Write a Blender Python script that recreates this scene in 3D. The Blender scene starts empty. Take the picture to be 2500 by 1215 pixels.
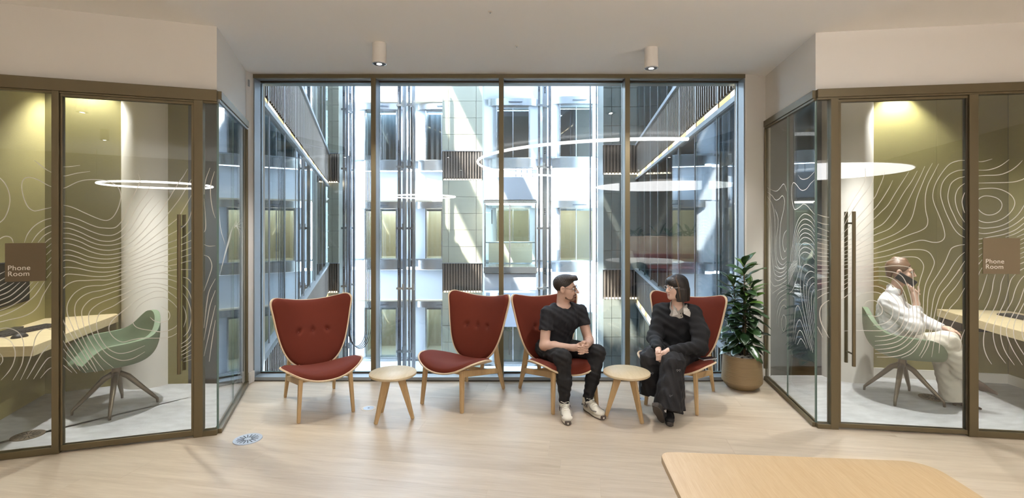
import bpy, bmesh, math, random
import numpy as np
from mathutils import Vector, Matrix, noise as mnoise

sc = bpy.context.scene
C = sc.collection
R = math.radians
PI = math.pi
random.seed(7)

# ------------------------------------------------------------------ camera
cam_d = bpy.data.cameras.new('camera')
cam = bpy.data.objects.new('camera', cam_d)
C.objects.link(cam)
cam.location = (0, 0, 1.6)
cam.rotation_euler = (R(90), 0, 0)
cam_d.sensor_width = 36
cam_d.lens = 1180 / 2500 * 36
cam_d.shift_y = -(607.5 - 543) / 2500
cam_d.clip_start = 0.05
cam_d.clip_end = 200
sc.camera = cam

# ------------------------------------------------------------------ world, sun, exposure
w = bpy.data.worlds.new('sky')
sc.world = w
w.use_nodes = True
bg = w.node_tree.nodes['Background']
bg.inputs['Color'].default_value = (0.66, 0.81, 1.0, 1)
bg.inputs['Strength'].default_value = 24.0
sun_d = bpy.data.lights.new('sun', 'SUN')
sun_d.energy = 22.0
sun_d.angle = R(0.8)
sun_d.color = (1.0, 0.95, 0.86)
sun = bpy.data.objects.new('sun', sun_d)
C.objects.link(sun)
sun.rotation_euler = Vector((0.42, 0.40, -0.87)).to_track_quat('-Z', 'Y').to_euler()
sun.location = (-6, 8, 14)
sc.view_settings.view_transform = 'Standard'
sc.view_settings.look = 'None'
sc.view_settings.gamma = 1
sc.view_settings.use_curve_mapping = False
sc.view_settings.exposure = 0.8
sc.cycles.max_bounces = 10
sc.cycles.diffuse_bounces = 5
sc.cycles.glossy_bounces = 4
sc.cycles.transmission_bounces = 6
sc.cycles.transparent_max_bounces = 40
sc.cycles.sample_clamp_indirect = 4.0
sc.cycles.caustics_reflective = False
sc.cycles.caustics_refractive = False

# ------------------------------------------------------------------ materials
M = {}
def srgb(r, g, b):
    f = lambda c: ((c / 255) / 12.92) if c <= 10 else (((c / 255) + 0.055) / 1.055) ** 2.4
    return (f(r), f(g), f(b), 1)
def newmat(name):
    m = bpy.data.materials.new(name); m.use_nodes = True
    nt = m.node_tree; p = nt.nodes['Principled BSDF']
    M[name] = m
    return m, nt, p
def N(nt, t, **kw):
    n = nt.nodes.new(t)
    for k, v in kw.items():
        if hasattr(n, k): setattr(n, k, v)
        else: n.inputs[k].default_value = v
    return n
def mat(name, col, rough=0.5, metal=0.0, noise=0.0, scale=8.0, stretch=(1, 1, 1), bump=0.0, bscale=60.0, spec=0.5, sheen=0.0, coat=0.0):
    """principled surface with procedural colour variation and fine relief"""
    m, nt, p = newmat(name)
    c = srgb(*col) if len(col) == 3 else col
    p.inputs['Base Color'].default_value = c
    p.inputs['Roughness'].default_value = rough
    p.inputs['Metallic'].default_value = metal
    p.inputs['Specular IOR Level'].default_value = spec
    if sheen:
        p.inputs['Sheen Weight'].default_value = sheen
        p.inputs['Sheen Tint'].default_value = tuple(min(1, x * 2.2 + .05) for x in c[:3]) + (1,)
        p.inputs['Sheen Roughness'].default_value = 0.4
    if coat:
        p.inputs['Coat Weight'].default_value = coat
    tc = N(nt, 'ShaderNodeTexCoord')
    mp = N(nt, 'ShaderNodeMapping'); mp.inputs['Scale'].default_value = stretch
    nt.links.new(tc.outputs['Object'], mp.inputs['Vector'])
    if noise:
        nz = N(nt, 'ShaderNodeTexNoise', Scale=scale, Detail=4.0)
        nt.links.new(mp.outputs[0], nz.inputs['Vector'])
        cr = N(nt, 'ShaderNodeMapRange')
        cr.inputs['To Min'].default_value = 1 - noise; cr.inputs['To Max'].default_value = 1 + noise
        nt.links.new(nz.outputs['Fac'], cr.inputs['Value'])
        mx = N(nt, 'ShaderNodeMix', data_type='RGBA', blend_type='MULTIPLY')
        mx.inputs['Factor'].default_value = 1.0
        mx.inputs[6].default_value = c
        nt.links.new(cr.outputs[0], mx.inputs[7])
        nt.links.new(mx.outputs[2], p.inputs['Base Color'])
    if bump:
        nb = N(nt, 'ShaderNodeTexNoise', Scale=bscale, Detail=3.0)
        nt.links.new(mp.outputs[0], nb.inputs['Vector'])
        bp = N(nt, 'ShaderNodeBump', Strength=bump, Distance=0.01)
        nt.links.new(nb.outputs['Fac'], bp.inputs['Height'])
        nt.links.new(bp.outputs[0], p.inputs['Normal'])
    return m
def wood(name, c1, c2, rough=0.45, scale=3.0, stretch=(1, 12, 12), rnd=0.0, fine=0.35):
    """long-grained timber: stretched noise between two tones, per-object variation"""
    m, nt, p = newmat(name)
    tc = N(nt, 'ShaderNodeTexCoord'); mp = N(nt, 'ShaderNodeMapping')
    mp.inputs['Scale'].default_value = stretch
    oi = N(nt, 'ShaderNodeObjectInfo')
    mul = N(nt, 'ShaderNodeMath', operation='MULTIPLY'); mul.inputs[1].default_value = 37.0
    nt.links.new(oi.outputs['Random'], mul.inputs[0])
    cmb = N(nt, 'ShaderNodeCombineXYZ')
    for i in range(3): nt.links.new(mul.outputs[0], cmb.inputs[i])
    nt.links.new(tc.outputs['Object'], mp.inputs['Vector'])
    nt.links.new(cmb.outputs[0], mp.inputs['Location'])
    nz = N(nt, 'ShaderNodeTexNoise', Scale=scale, Detail=6.0, Roughness=0.6, Distortion=0.4)
    nt.links.new(mp.outputs[0], nz.inputs['Vector'])
    n2 = N(nt, 'ShaderNodeTexNoise', Scale=scale * 6, Detail=3.0)
    nt.links.new(mp.outputs[0], n2.inputs['Vector'])
    a = N(nt, 'ShaderNodeMix', data_type='FLOAT'); a.inputs[0].default_value = fine
    nt.links.new(nz.outputs['Fac'], a.inputs[2]); nt.links.new(n2.outputs['Fac'], a.inputs[3])
    rmp = N(nt, 'ShaderNodeMapRange'); rmp.inputs['From Min'].default_value = 0.3; rmp.inputs['From Max'].default_value = 0.72
    nt.links.new(a.outputs[0], rmp.inputs['Value'])
    mx = N(nt, 'ShaderNodeMix', data_type='RGBA')
    mx.inputs[6].default_value = srgb(*c1); mx.inputs[7].default_value = srgb(*c2)
    nt.links.new(rmp.outputs[0], mx.inputs['Factor'])
    out = mx.outputs[2]
    if rnd:
        rr = N(nt, 'ShaderNodeMapRange'); rr.inputs['To Min'].default_value = 1 - rnd; rr.inputs['To Max'].default_value = 1 + rnd
        nt.links.new(oi.outputs['Random'], rr.inputs['Value'])
        m2 = N(nt, 'ShaderNodeMix', data_type='RGBA', blend_type='MULTIPLY'); m2.inputs['Factor'].default_value = 1
        nt.links.new(out, m2.inputs[6]); nt.links.new(rr.outputs[0], m2.inputs[7])
        out = m2.outputs[2]
    nt.links.new(out, p.inputs['Base Color'])
    p.inputs['Roughness'].default_value = rough
    bp = N(nt, 'ShaderNodeBump', Strength=0.06, Distance=0.004)
    nt.links.new(a.outputs[0], bp.inputs['Height']); nt.links.new(bp.outputs[0], p.inputs['Normal'])
    return m
def glassmat(name, tint=(0.93, 0.97, 0.95), f0=0.045, gain=1.0):
    """clear pane: mirror share rises towards grazing (Schlick), the rest passes straight through"""
    m = bpy.data.materials.new(name); m.use_nodes = True; M[name] = m
    nt = m.node_tree; nt.nodes.clear()
    out = N(nt, 'ShaderNodeOutputMaterial'); mix = N(nt, 'ShaderNodeMixShader')
    tr = N(nt, 'ShaderNodeBsdfTransparent'); tr.inputs[0].default_value = tint + (1,)
    gl = N(nt, 'ShaderNodeBsdfGlossy'); gl.inputs['Roughness'].default_value = 0.0
    gl.inputs['Color'].default_value = (1, 1, 1, 1)
    lw = N(nt, 'ShaderNodeLayerWeight', Blend=0.5)
    pw = N(nt, 'ShaderNodeMath', operation='POWER'); pw.inputs[1].default_value = 5
    nt.links.new(lw.outputs['Facing'], pw.inputs[0])
    ma = N(nt, 'ShaderNodeMath', operation='MULTIPLY_ADD'); ma.inputs[1].default_value = (1 - f0) * gain; ma.inputs[2].default_value = f0
    nt.links.new(pw.outputs[0], ma.inputs[0])
    nt.links.new(ma.outputs[0], mix.inputs[0]); nt.links.new(tr.outputs[0], mix.inputs[1]); nt.links.new(gl.outputs[0], mix.inputs[2])
    nt.links.new(mix.outputs[0], out.inputs[0])
    return m
def emit(name, col, strength):
    m = bpy.data.materials.new(name); m.use_nodes = True; M[name] = m
    nt = m.node_tree; nt.nodes.clear()
    out = N(nt, 'ShaderNodeOutputMaterial'); e = N(nt, 'ShaderNodeEmission')
    e.inputs[0].default_value = tuple(col) + (1,); e.inputs[1].default_value = strength
    nt.links.new(e.outputs[0], out.inputs[0])
    return m

mat('wall_white', (229, 224, 217), 0.7, noise=0.015, scale=3)
mat('ceiling_white', (252, 251, 249), 0.8, noise=0.012, scale=2)
mat('bronze', (101, 90, 66), 0.42, metal=0.35, noise=0.05, scale=20, stretch=(1, 1, .05))
mat('bronze_dark', (62, 53, 38), 0.5, metal=0.3)
mat('frame_grey', (150, 156, 160), 0.35, metal=0.5)
mat('steel', (205, 208, 212), 0.26, metal=0.95, noise=0.08, scale=2, stretch=(3, 3, .2))
mat('steel_dark', (95, 102, 112), 0.35, metal=0.7)
mat('atrium_white', (222, 229, 240), 0.55, noise=0.02, scale=.8)
mat('shaft_grey', (150, 158, 172), 0.5, noise=0.04, scale=2)
mat('stone_green', (158, 158, 142), 0.38, noise=0.09, scale=1.2, stretch=(1, 1, 6))
mat('stone_grey', (112, 117, 112), 0.4, noise=0.12, scale=1.2, stretch=(1, 1, 6))
mat('slat_bronze', (128, 118, 110), 0.4, metal=0.5)
mat('slat_back', (40, 37, 36), 0.6)
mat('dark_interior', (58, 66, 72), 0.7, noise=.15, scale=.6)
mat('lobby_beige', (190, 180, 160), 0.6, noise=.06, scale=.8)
mat('lobby_red', (140, 84, 70), 0.6)
mat('fin_dark', (58, 60, 66), 0.4, metal=0.3)
glassmat('glass', (0.95, 0.972, 0.965), 0.058)
glassmat('glass_atrium', (0.72, 0.80, 0.80), 0.07, 1.0)
glassmat('glass_atrium_dim', (0.66, 0.74, 0.78), 0.05, 0.5)
glassmat('glass_lift', (0.80, 0.87, 0.86), 0.06, 1.0)
mat('glass_edge', (104, 126, 120), 0.2, spec=0.6)
mat('olive_fabric', (122, 114, 68), 0.9, noise=0.16, scale=30, stretch=(1, 1, 6), bump=0.35, bscale=160)
mat('olive_lit', (160, 150, 98), 0.9, noise=0.06, scale=20, bump=0.2, bscale=160)  # same olive cloth with the desk-side light put into its colour
mat('olive_shaded', (92, 86, 54), 0.9, noise=0.12, scale=30, stretch=(1, 1, 6), bump=0.3, bscale=160)  # same olive cloth with shade put into its colour, unused
mat('under_desk', (30, 29, 26), 0.8)
mat('carpet', (212, 212, 214), 0.97, noise=0.28, scale=7, stretch=(1, 2.2, 1), bump=0.9, bscale=220)
wood('floor_oak', (198, 184, 165), (170, 154, 134), 0.36, 1.3, (1, 11, 1), rnd=0.03, fine=0.28)
wood('oak_leg', (194, 165, 122), (173, 142, 99), 0.45, 3.0, (14, 14, 1.2))
wood('oak_top', (200, 183, 152), (180, 161, 127), 0.4, 2.2, (9, 1, 9))
wood('table_oak', (176, 153, 120), (160, 135, 100), 0.4, 3.0, (24, 1, 24), fine=0.6)
wood('ply', (218, 198, 168), (200, 176, 142), 0.45, 3.0, (8, 1, 1))
wood('desk_oak', (214, 198, 162), (196, 176, 136), 0.45, 3.0, (1, 14, 14))

# ------------------------------------------------------------------ builders
def link(o, parent=None):
    C.objects.link(o)
    if parent is not None: o.parent = parent
    return o
def tag(o, label=None, cat=None, group=None, kind=None):
    if label: o['label'] = label
    if cat: o['category'] = cat
    if group: o['group'] = group
    if kind: o['kind'] = kind
    return o
def empty(name, loc=(0, 0, 0), rz=0, parent=None):
    o = bpy.data.objects.new(name, None)
    o.empty_display_size = 0.1
    o.location = loc; o.rotation_euler = (0, 0, rz)
    return link(o, parent)
def copy_tree(o, parent=None):
    c = o.copy(); C.objects.link(c); c.parent = parent
    for ch in list(o.children): copy_tree(ch, c)
    return c
def mesh_obj(name, verts, faces, mt, parent=None, smooth=False, mats=None, fmat=None):
    me = bpy.data.meshes.new(name)
    me.from_pydata([tuple(v) for v in verts], [], faces)
    if mats:
        for q in mats: me.materials.append(M[q])
        for p, i in zip(me.polygons, fmat): p.material_index = i
    else:
        me.materials.append(M[mt] if isinstance(mt, str) else mt)
    if smooth:
        me.polygons.foreach_set('use_smooth', [True] * len(me.polygons))
    me.update()
    return link(bpy.data.objects.new(name, me), parent)
class MB:
    """collects boxes, prisms, cylinders and tubes into one mesh"""
    def __init__(s): s.v = []; s.f = []
    def add(s, vs, fs):
        o = len(s.v); s.v += [tuple(v) for v in vs]; s.f += [tuple(i + o for i in f) for f in fs]; return s
    def box(s, c, size, rz=0.0):
        hx, hy, hz = size[0] / 2, size[1] / 2, size[2] / 2
        ca, sa = math.cos(rz), math.sin(rz)
        vs = []
        for z in (-hz, hz):
            for x, y in ((-hx, -hy), (hx, -hy), (hx, hy), (-hx, hy)):
                vs.append((c[0] + x * ca - y * sa, c[1] + x * sa + y * ca, c[2] + z))
        return s.add(vs, [(3, 2, 1, 0), (4, 5, 6, 7), (0, 1, 5, 4), (1, 2, 6, 5), (2, 3, 7, 6), (3, 0, 4, 7)])
    def span(s, a, b, z0, z1, t, off=0.0):
        """upright slab along the ground line a-b, thickness t, shifted sideways by off (left of a->b)"""
        dx, dy = b[0] - a[0], b[1] - a[1]; L = math.hypot(dx, dy)
        nx, ny = -dy / L, dx / L
        m = ((a[0] + b[0]) / 2 + nx * off, (a[1] + b[1]) / 2 + ny * off, (z0 + z1) / 2)
        return s.box(m, (L, t, z1 - z0), math.atan2(dy, dx))
    def prism(s, poly, z0, z1):
        n = len(poly)
        a = sum(poly[i][0] * poly[(i + 1) % n][1] - poly[(i + 1) % n][0] * poly[i][1] for i in range(n))
        if a < 0: poly = poly[::-1]
        vs = [(p[0], p[1], z0) for p in poly] + [(p[0], p[1], z1) for p in poly]
        fs = [tuple(range(n - 1, -1, -1)), tuple(range(n, 2 * n))]
        fs += [(i, (i + 1) % n, n + (i + 1) % n, n + i) for i in range(n)]
        return s.add(vs, fs)
    def cyl(s, a, b, r0, r1=None, n=16, caps=True):
        r1 = r0 if r1 is None else r1
        a = Vector(a); b = Vector(b); d = (b - a).normalized()
        u = d.orthogonal().normalized(); v = d.cross(u)
        vs = []
        for p, r in ((a, r0), (b, r1)):
            for i in range(n):
                t = 2 * PI * i / n
                vs.append(p + (u * math.cos(t) + v * math.sin(t)) * r)
        fs = [(i, (i + 1) % n, n + (i + 1) % n, n + i) for i in range(n)]
        if caps: fs += [tuple(range(n - 1, -1, -1)), tuple(range(n, 2 * n))]
        return s.add(vs, fs)
    def tube(s, pts, r, n=8, closed=False, flat=None):
        pts = [Vector(p) for p in pts]; m = len(pts)
        rs = r if isinstance(r, (list, tuple)) else [r] * m
        vs = []; u = None
        for i, p in enumerate(pts):
            if closed: d = pts[(i + 1) % m] - pts[i - 1]
            else: d = pts[min(i + 1, m - 1)] - pts[max(i - 1, 0)]
            d.normalize()
            if u is None: u = d.orthogonal().normalized()
            u = (u - d * u.dot(d)); u = u.normalized() if u.length > 1e-6 else d.orthogonal().normalized()
            v = d.cross(u)
            for k in range(n):
                t = 2 * PI * k / n
                vs.append(p + (u * math.cos(t) + v * math.sin(t)) * rs[i])
        fs = []
        for i in range(m if closed else m - 1):
            j = (i + 1) % m
            for k in range(n):
                fs.append((i * n + k, i * n + (k + 1) % n, j * n + (k + 1) % n, j * n + k))
        if not closed:
            fs += [tuple(range(n - 1, -1, -1)), tuple((m - 1) * n + k for k in range(n))]
        return s.add(vs, fs)
    def lathe(s, prof, n=32, c=(0, 0, 0)):
        m = len(prof); vs = []
        for r, z in prof:
            for k in range(n):
                t = 2 * PI * k / n
                vs.append((c[0] + r * math.cos(t), c[1] + r * math.sin(t), c[2] + z))
        fs = []
        for i in range(m - 1):
            for k in range(n):
                fs.append((i * n + k, i * n + (k + 1) % n, (i + 1) * n + (k + 1) % n, (i + 1) * n + k))
        fs += [tuple(range(n - 1, -1, -1)), tuple((m - 1) * n + k for k in range(n))]
        return s.add(vs, fs)
    def build(s, name, mt, parent=None, smooth=False, bevel=0.0, seg=2, auto=None):
        o = mesh_obj(name, s.v, s.f, mt, parent, smooth)
        if auto is not None:
            o.data.polygons.foreach_set('use_smooth', [True] * len(o.data.polygons))
            o.data.set_sharp_from_angle(angle=R(auto))
        if bevel:
            b = o.modifiers.new('bevel', 'BEVEL'); b.width = bevel; b.segments = seg; b.limit_method = 'ANGLE'; b.angle_limit = R(40)
        return o
def catmull(pts, n=8, closed=False):
    P = [np.array(p, float) for p in pts]; m = len(P); out = []
    for i in range(m if closed else m - 1):
        p1, p2 = P[i], P[(i + 1) % m]
        p0 = P[i - 1] if (i > 0 or closed) else 2 * p1 - p2
        p3 = P[(i + 2) % m] if (i + 2 < m or closed) else 2 * p2 - p1
        for k in range(n):
            t = k / n
            out.append(0.5 * ((2 * p1) + (p2 - p0) * t + (2 * p0 - 5 * p1 + 4 * p2 - p3) * t * t + (3 * p1 - p0 - 3 * p2 + p3) * t ** 3))
    if not closed: out.append(P[-1])
    return out
def pane(name, a, b, z0, z1, t, parent, mt='glass'):
    """upright glass sheet with green-tinted edges"""
    m = MB().span(a, b, z0, z1, t)
    return mesh_obj(name, m.v, m.f, None, parent, mats=[mt, 'glass_edge'], fmat=[1, 1, 0, 1, 0, 1])
def spot(name, loc, target, energy, size, blend=0.4, radius=0.04, col=(1, 0.93, 0.84), parent=None):
    d = bpy.data.lights.new(name, 'SPOT'); d.energy = energy; d.spot_size = R(size); d.spot_blend = blend
    d.shadow_soft_size = radius; d.color = col
    o = bpy.data.objects.new(name, d); link(o, parent); o.location = loc
    o.rotation_euler = (Vector(target) - Vector(loc)).to_track_quat('-Z', 'Y').to_euler()
    return o
def area(name, loc, target, energy, sx, sy, col=(1, 0.95, 0.88), parent=None, shape='RECTANGLE'):
    d = bpy.data.lights.new(name, 'AREA'); d.energy = energy; d.shape = shape; d.size = sx; d.size_y = sy; d.color = col
    o = bpy.data.objects.new(name, d); link(o, parent); o.location = loc
    o.rotation_euler = (Vector(target) - Vector(loc)).to_track_quat('-Z', 'Y').to_euler()
    return o
# ------------------------------------------------------------------ room shell
ZC = 3.10
LA, LK = (-2.231, 3.666), (-2.626, 4.774)
DL = (-0.95335, -0.30187)
RA, RK = (2.381, 3.787), (2.602, 4.955)
DR = (0.99032, -0.13878)
def along(A, d, t, off=0.0):
    return (A[0] + d[0] * t - d[1] * off, A[1] + d[1] * t + d[0] * off)
DLS = ((LK[0] - LA[0]) / 1.1763, (LK[1] - LA[1]) / 1.1763)
DRS = ((RK[0] - RA[0]) / 1.1887, (RK[1] - RA[1]) / 1.1887)

floor = MB().box((0, -0.55, -0.062), (14, 11.1, 0.1)).build('floor', 'floor_oak')
tag(floor, 'pale oak plank floor of the lounge', kind='structure')
def clip(poly, f):
    out = []
    for i in range(len(poly)):
        a, b = poly[i], poly[(i + 1) % len(poly)]
        fa, fb = f(a), f(b)
        if fa >= 0: out.append(a)
        if fa * fb < 0:
            t = fa / (fa - fb); out.append((a[0] + (b[0] - a[0]) * t, a[1] + (b[1] - a[1]) * t))
    return out
th = R(-9.0)
ex, ey = (math.cos(th), math.sin(th)), (-math.sin(th), math.cos(th))
PW, PL = 0.235, 2.3
rng = random.Random(3)
for row in range(-2, 16):
    offx = rng.uniform(0, PL)
    for k in range(-3, 3):
        x0, x1 = k * PL + offx, (k + 1) * PL + offx
        y0, y1 = 1.9 + row * PW, 1.9 + (row + 1) * PW
        g = 0.00035
        q = [(x0 + g, y0 + g), (x1 - g, y0 + g), (x1 - g, y1 - g), (x0 + g, y1 - g)]
        poly = [(a * ex[0] + b * ey[0], a * ex[1] + b * ey[1]) for a, b in q]
        for f in (lambda p: 4.93 - p[1], lambda p: p[1] - 2.15, lambda p: p[0] + 4.3, lambda p: 4.6 - p[0]):
            if len(poly) > 2: poly = clip(poly, f)
        if len(poly) < 3: continue
        c = (sum(p[0] for p in poly) / len(poly), sum(p[1] for p in poly) / len(poly))
        o = MB().prism([((p[0] - c[0]) * ex[0] + (p[1] - c[1]) * ex[1], (p[0] - c[0]) * ey[0] + (p[1] - c[1]) * ey[1]) for p in poly], -0.012, rng.uniform(-0.0002, 0)).build('plank', 'floor_oak', floor)
        o.location = (c[0], c[1], 0); o.rotation_euler = (0, 0, th)

ceil = MB().box((0, -0.45, ZC + 0.1), (14, 11.1, 0.2)).build('ceiling', 'ceiling_white')
tag(ceil, 'flat white plaster ceiling', kind='structure')
# walls that close the room behind and beside the camera
tag(MB().box((0, -6.05, 1.52), (14, 0.1, 3.18)).build('wall_back', mat('wall_taupe', (206, 201, 194), .8, noise=.03)), kind='structure')
tag(MB().box((-6.6, -1.6, 1.52), (0.1, 9.1, 3.18)).build('wall_side_left', 'wall_white'), kind='structure')
tag(MB().box((6.6, -1.4, 1.52), (0.1, 9.5, 3.18)).build('wall_side_right', 'wall_taupe'), kind='structure')

# bulkheads over the phone rooms
LE = along(LA, DL, 4.3); RE = along(RA, DR, 4.1)
def offs(A, d, t, o): return along(A, d, t, o)
bl = [(LA[0] - 0.03, LA[1] + 0.035), offs(LA, DL, 4.4, -0.03), offs(LA, DL, 4.4, -0.15), (LA[0] - 0.16, LA[1] + 0.11), (LK[0] - 0.15, LK[1] + .06), (LK[0] + 0.004, LK[1] + 0.06), (LK[0] - 0.004, LK[1])]
wl = MB().prism(bl, 2.597, ZC).build('wall_left', 'wall_white')
tag(wl, kind='structure')
br = [(RA[0] + 0.02, RA[1] + 0.035), offs(RA, DR, 4.2, 0.03), offs(RA, DR, 4.2, 0.15), (RA[0] + 0.15, RA[1] + 0.14), (RK[0] + 0.16, RK[1] + .05), (RK[0] + 0.0, RK[1] + .02)]
wr = MB().prism(br, 2.637, ZC).build('wall_right', 'wall_white')
tag(wr, kind='structure')
# wall ends beside the window
wn = MB().prism([(-2.626, 4.776), (-2.618, 4.88), (-2.618, 5.12), (-2.80, 5.12), (-2.80, 4.93), (-2.66, 4.876)], 0, ZC).build('wall_window_left', 'wall_white')
tag(wn, kind='structure')
wn2 = MB().prism([(2.602, 4.957), (2.37, 4.885), (2.357, 4.885), (2.357, 5.12), (2.7, 5.35), (2.84, 5.25), (2.82, 5.16)], 0, ZC).build('wall_window_right', 'wall_white')
tag(wn2, kind='structure')
tag(MB().span((-2.612, 4.79), (-2.604, 4.88), 0, 0.11, 0.014).build('baseboard_left', 'wall_white', bevel=.003), kind='structure')
tag(MB().span((2.375, 4.876), (2.598, 4.945), 0, 0.11, 0.014).build('baseboard_right', 'wall_white', bevel=.003), kind='structure')

tag(MB().span(along(LA, DL, 2.0), (-6.62, 2.20), -.06, ZC, 0.1).build('wall_end_left', 'wall_white'), kind='structure')
tag(MB().span(along(RA, DR, 2.5), (6.62, 3.10), -.06, ZC, 0.1).build('wall_end_right', 'wall_white'), kind='structure')
# ------------------------------------------------------------------ big window to the atrium
win = empty('window_1', (0, 4.88, 0)); tag(win, kind='structure')
def wpart(name, x0, x1, y0, y1, z0, z1, mt, bev=0.002):
    return MB().box(((x0 + x1) / 2, (y0 + y1) / 2 - 4.88, (z0 + z1) / 2), (x1 - x0, y1 - y0, z1 - z0)).build(name, mt, win, bevel=bev)
XW0, XW1 = -2.617, 2.357
mull = [-1.4015, -0.1085, 1.168]
wpart('head_frame', XW0, XW1, 4.88, 4.93, 3.059, 3.098, 'bronze')
wpart('head_soffit', XW0, XW1, 4.931, 5.06, 3.064, 3.098, 'frame_grey')
wpart('sill_frame', XW0, XW1, 4.88, 5.06, 0.0, 0.04, 'frame_grey')
wpart('sill_gasket', XW0, XW1, 4.872, 4.88, 0.0, 0.008, 'bronze_dark', 0)
wpart('jamb', XW0, XW0 + 0.012, 4.89, 5.06, 0.04, 3.06, 'frame_grey', 0)
wpart('jamb', XW1 - 0.012, XW1, 4.89, 5.06, 0.04, 3.06, 'frame_grey', 0)
for x in mull:
    wpart('mullion_cap', x - 0.024, x + 0.024, 4.88, 4.905, 0.0, 3.06, 'bronze')
    wpart('mullion', x - 0.023, x + 0.023, 4.906, 5.06, 0.04, 3.06, 'frame_grey', 0)
xs = [XW0 + 0.012] + mull + [XW1 - 0.012]
for i in range(4):
    a = xs[i] + (0.025 if i else 0); b = xs[i + 1] - (0.025 if i < 3 else 0)
    wpart('gasket', a, b, 5.005, 5.035, 0.04, 0.052, 'bronze_dark', 0)
    wpart('gasket', a, b, 5.005, 5.035, 3.05, 3.064, 'bronze_dark', 0)
    m_ = MB().box(((a + b) / 2, 0.14, 1.55), (b - a, 0.02, 2.99))
    mesh_obj('glass_pane', m_.v, m_.f, None, win, mats=['glass', 'glass_edge'], fmat=[1, 1, 0, 1, 0, 1])

# ------------------------------------------------------------------ phone room shells
def wall_run(name, pts, z0, z1, mt, t=0.08, side=1, skirt=True, kind='structure'):
    root = empty(name, (0, 0, 0)); tag(root, kind=kind)
    for a, b, mm in zip(pts[:-1], pts[1:], mt):
        L = math.hypot(b[0] - a[0], b[1] - a[1])
        MB().span(a, b, z0, z1, t, off=side * t / 2).build('panel', mm, root, bevel=.003)
        if skirt:
            MB().span(a, b, 0.0, 0.10, 0.012, off=-side * 0.007).build('skirting', 'wall_white', root)
    return root
wall_run('wall_booth_left', [(-3.93, 3.10), (-4.44, 4.53), (-3.87, 4.83), (-2.80, 4.895)], 0.0, 3.09, ['olive_lit', 'olive_fabric', 'olive_fabric'], side=-1)
wall_run('wall_booth_right', [(2.83, 5.168), (3.62, 5.03), (4.31, 4.905), (4.92, 4.792), (4.86, 3.30)], 0.0, 3.09, ['olive_fabric', 'olive_fabric', 'olive_fabric', 'olive_fabric'], side=1)
for nm, c, h in (('trim_1', (-4.47, 4.575), 3.09), ('trim_2', (-3.87, 4.875), 3.09), ('trim_3', (4.965, 4.84), 3.09)):
    tag(MB().cyl((c[0], c[1], 0), (c[0], c[1], h), 0.062, n=12).build(nm, 'under_desk'), kind='structure')
def booth_ceiling(name, poly, z):
    tag(MB().prism(poly, z, z + 0.05).build(name, 'ceiling_white'), kind='structure')
booth_ceiling('ceiling_booth_left', [(-2.28, 3.72), offs(LA, DL, 1.75, -0.06), (-4.0, 3.2), (-4.5, 4.6), (-3.9, 4.9), (-2.7, 4.93), (-2.66, 4.76)], 3.045)
booth_ceiling('ceiling_booth_right', [(2.43, 3.84), offs(RA, DR, 2.55, 0.06), (4.95, 4.84), (2.83, 5.2), (2.62, 4.96)], 3.045)
for nm, c, r in (('column_left', (-3.62, 4.84), 0.228), ('column_right', (3.47, 5.03), 0.235)):
    tag(MB().cyl((c[0], c[1], 0), (c[0], c[1], 3.09), r, n=64).build(nm, 'wall_white', auto=40), kind='structure')
tag(MB().prism([(-2.27, 3.715), offs(LA, DL, 1.9, -0.05), (-4.0, 3.1), (-4.44, 4.53), (-3.87, 4.83), (-2.66, 4.88), (-2.64, 4.77)], 0.0, 0.006).build('floor_booth_left', 'carpet'), kind='structure')
tag(MB().prism([(2.42, 3.83), offs(RA, DR, 2.5, 0.05), (4.92, 4.79), (2.82, 5.16), (2.62, 4.957)], 0.0, 0.006).build('floor_booth_right', 'carpet'), kind='structure')

# ------------------------------------------------------------------ glazed partitions
def rail(root, name, A, d, t0, t1, z0, z1, dep=0.06, mt='bronze', off=0.0):
    return MB().span(along(A, d, t0), along(A, d, t1), z0, z1, dep, off=off).build(name, mt, root, bevel=.0025)
PANES = {}
# left front
pl = empty('wall_glazed_left'); tag(pl, kind='structure')
rail(pl, 'head_rail', LA, DL, 0.0, 2.0, 2.512, 2.597, 0.07)
rail(pl, 'head_bead', LA, DL, 0.0, 2.0, 2.498, 2.512, 0.045)
rail(pl, 'sill_rail', LA, DL, 0.0, 0.153, 0.0, 0.04)
rail(pl, 'sill_rail', LA, DL, 0.961, 2.0, 0.0, 0.045)
rail(pl, 'post', LA, DL, 0.092, 0.150, 0.0, 2.512, 0.065)
rail(pl, 'post', LA, DL, 0.962, 1.003, 0.0, 2.512, 0.065)
PANES['lc'] = pane('glass_pane', along(LA, DL, 0.006), along(LA, DL, 0.092), 0.04, 2.50, 0.012, pl)
PANES['lf'] = pane('glass_pane', along(LA, DL, 1.003), along(LA, DL, 2.0), 0.045, 2.50, 0.012, pl)
d1 = empty('door_1'); tag(d1, kind='structure')
rail(d1, 'door_head', LA, DL, 0.153, 0.959, 2.478, 2.497, 0.04)
rail(d1, 'door_sill', LA, DL, 0.153, 0.959, 0.012, 0.052, 0.04)
rail(d1, 'door_stile', LA, DL, 0.153, 0.170, 0.052, 2.478, 0.04)
rail(d1, 'door_stile', LA, DL, 0.947, 0.959, 0.052, 2.478, 0.04)
PANES['ld'] = pane('glass_pane', along(LA, DL, 0.170), along(LA, DL, 0.947), 0.052, 2.478, 0.012, d1)
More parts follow.
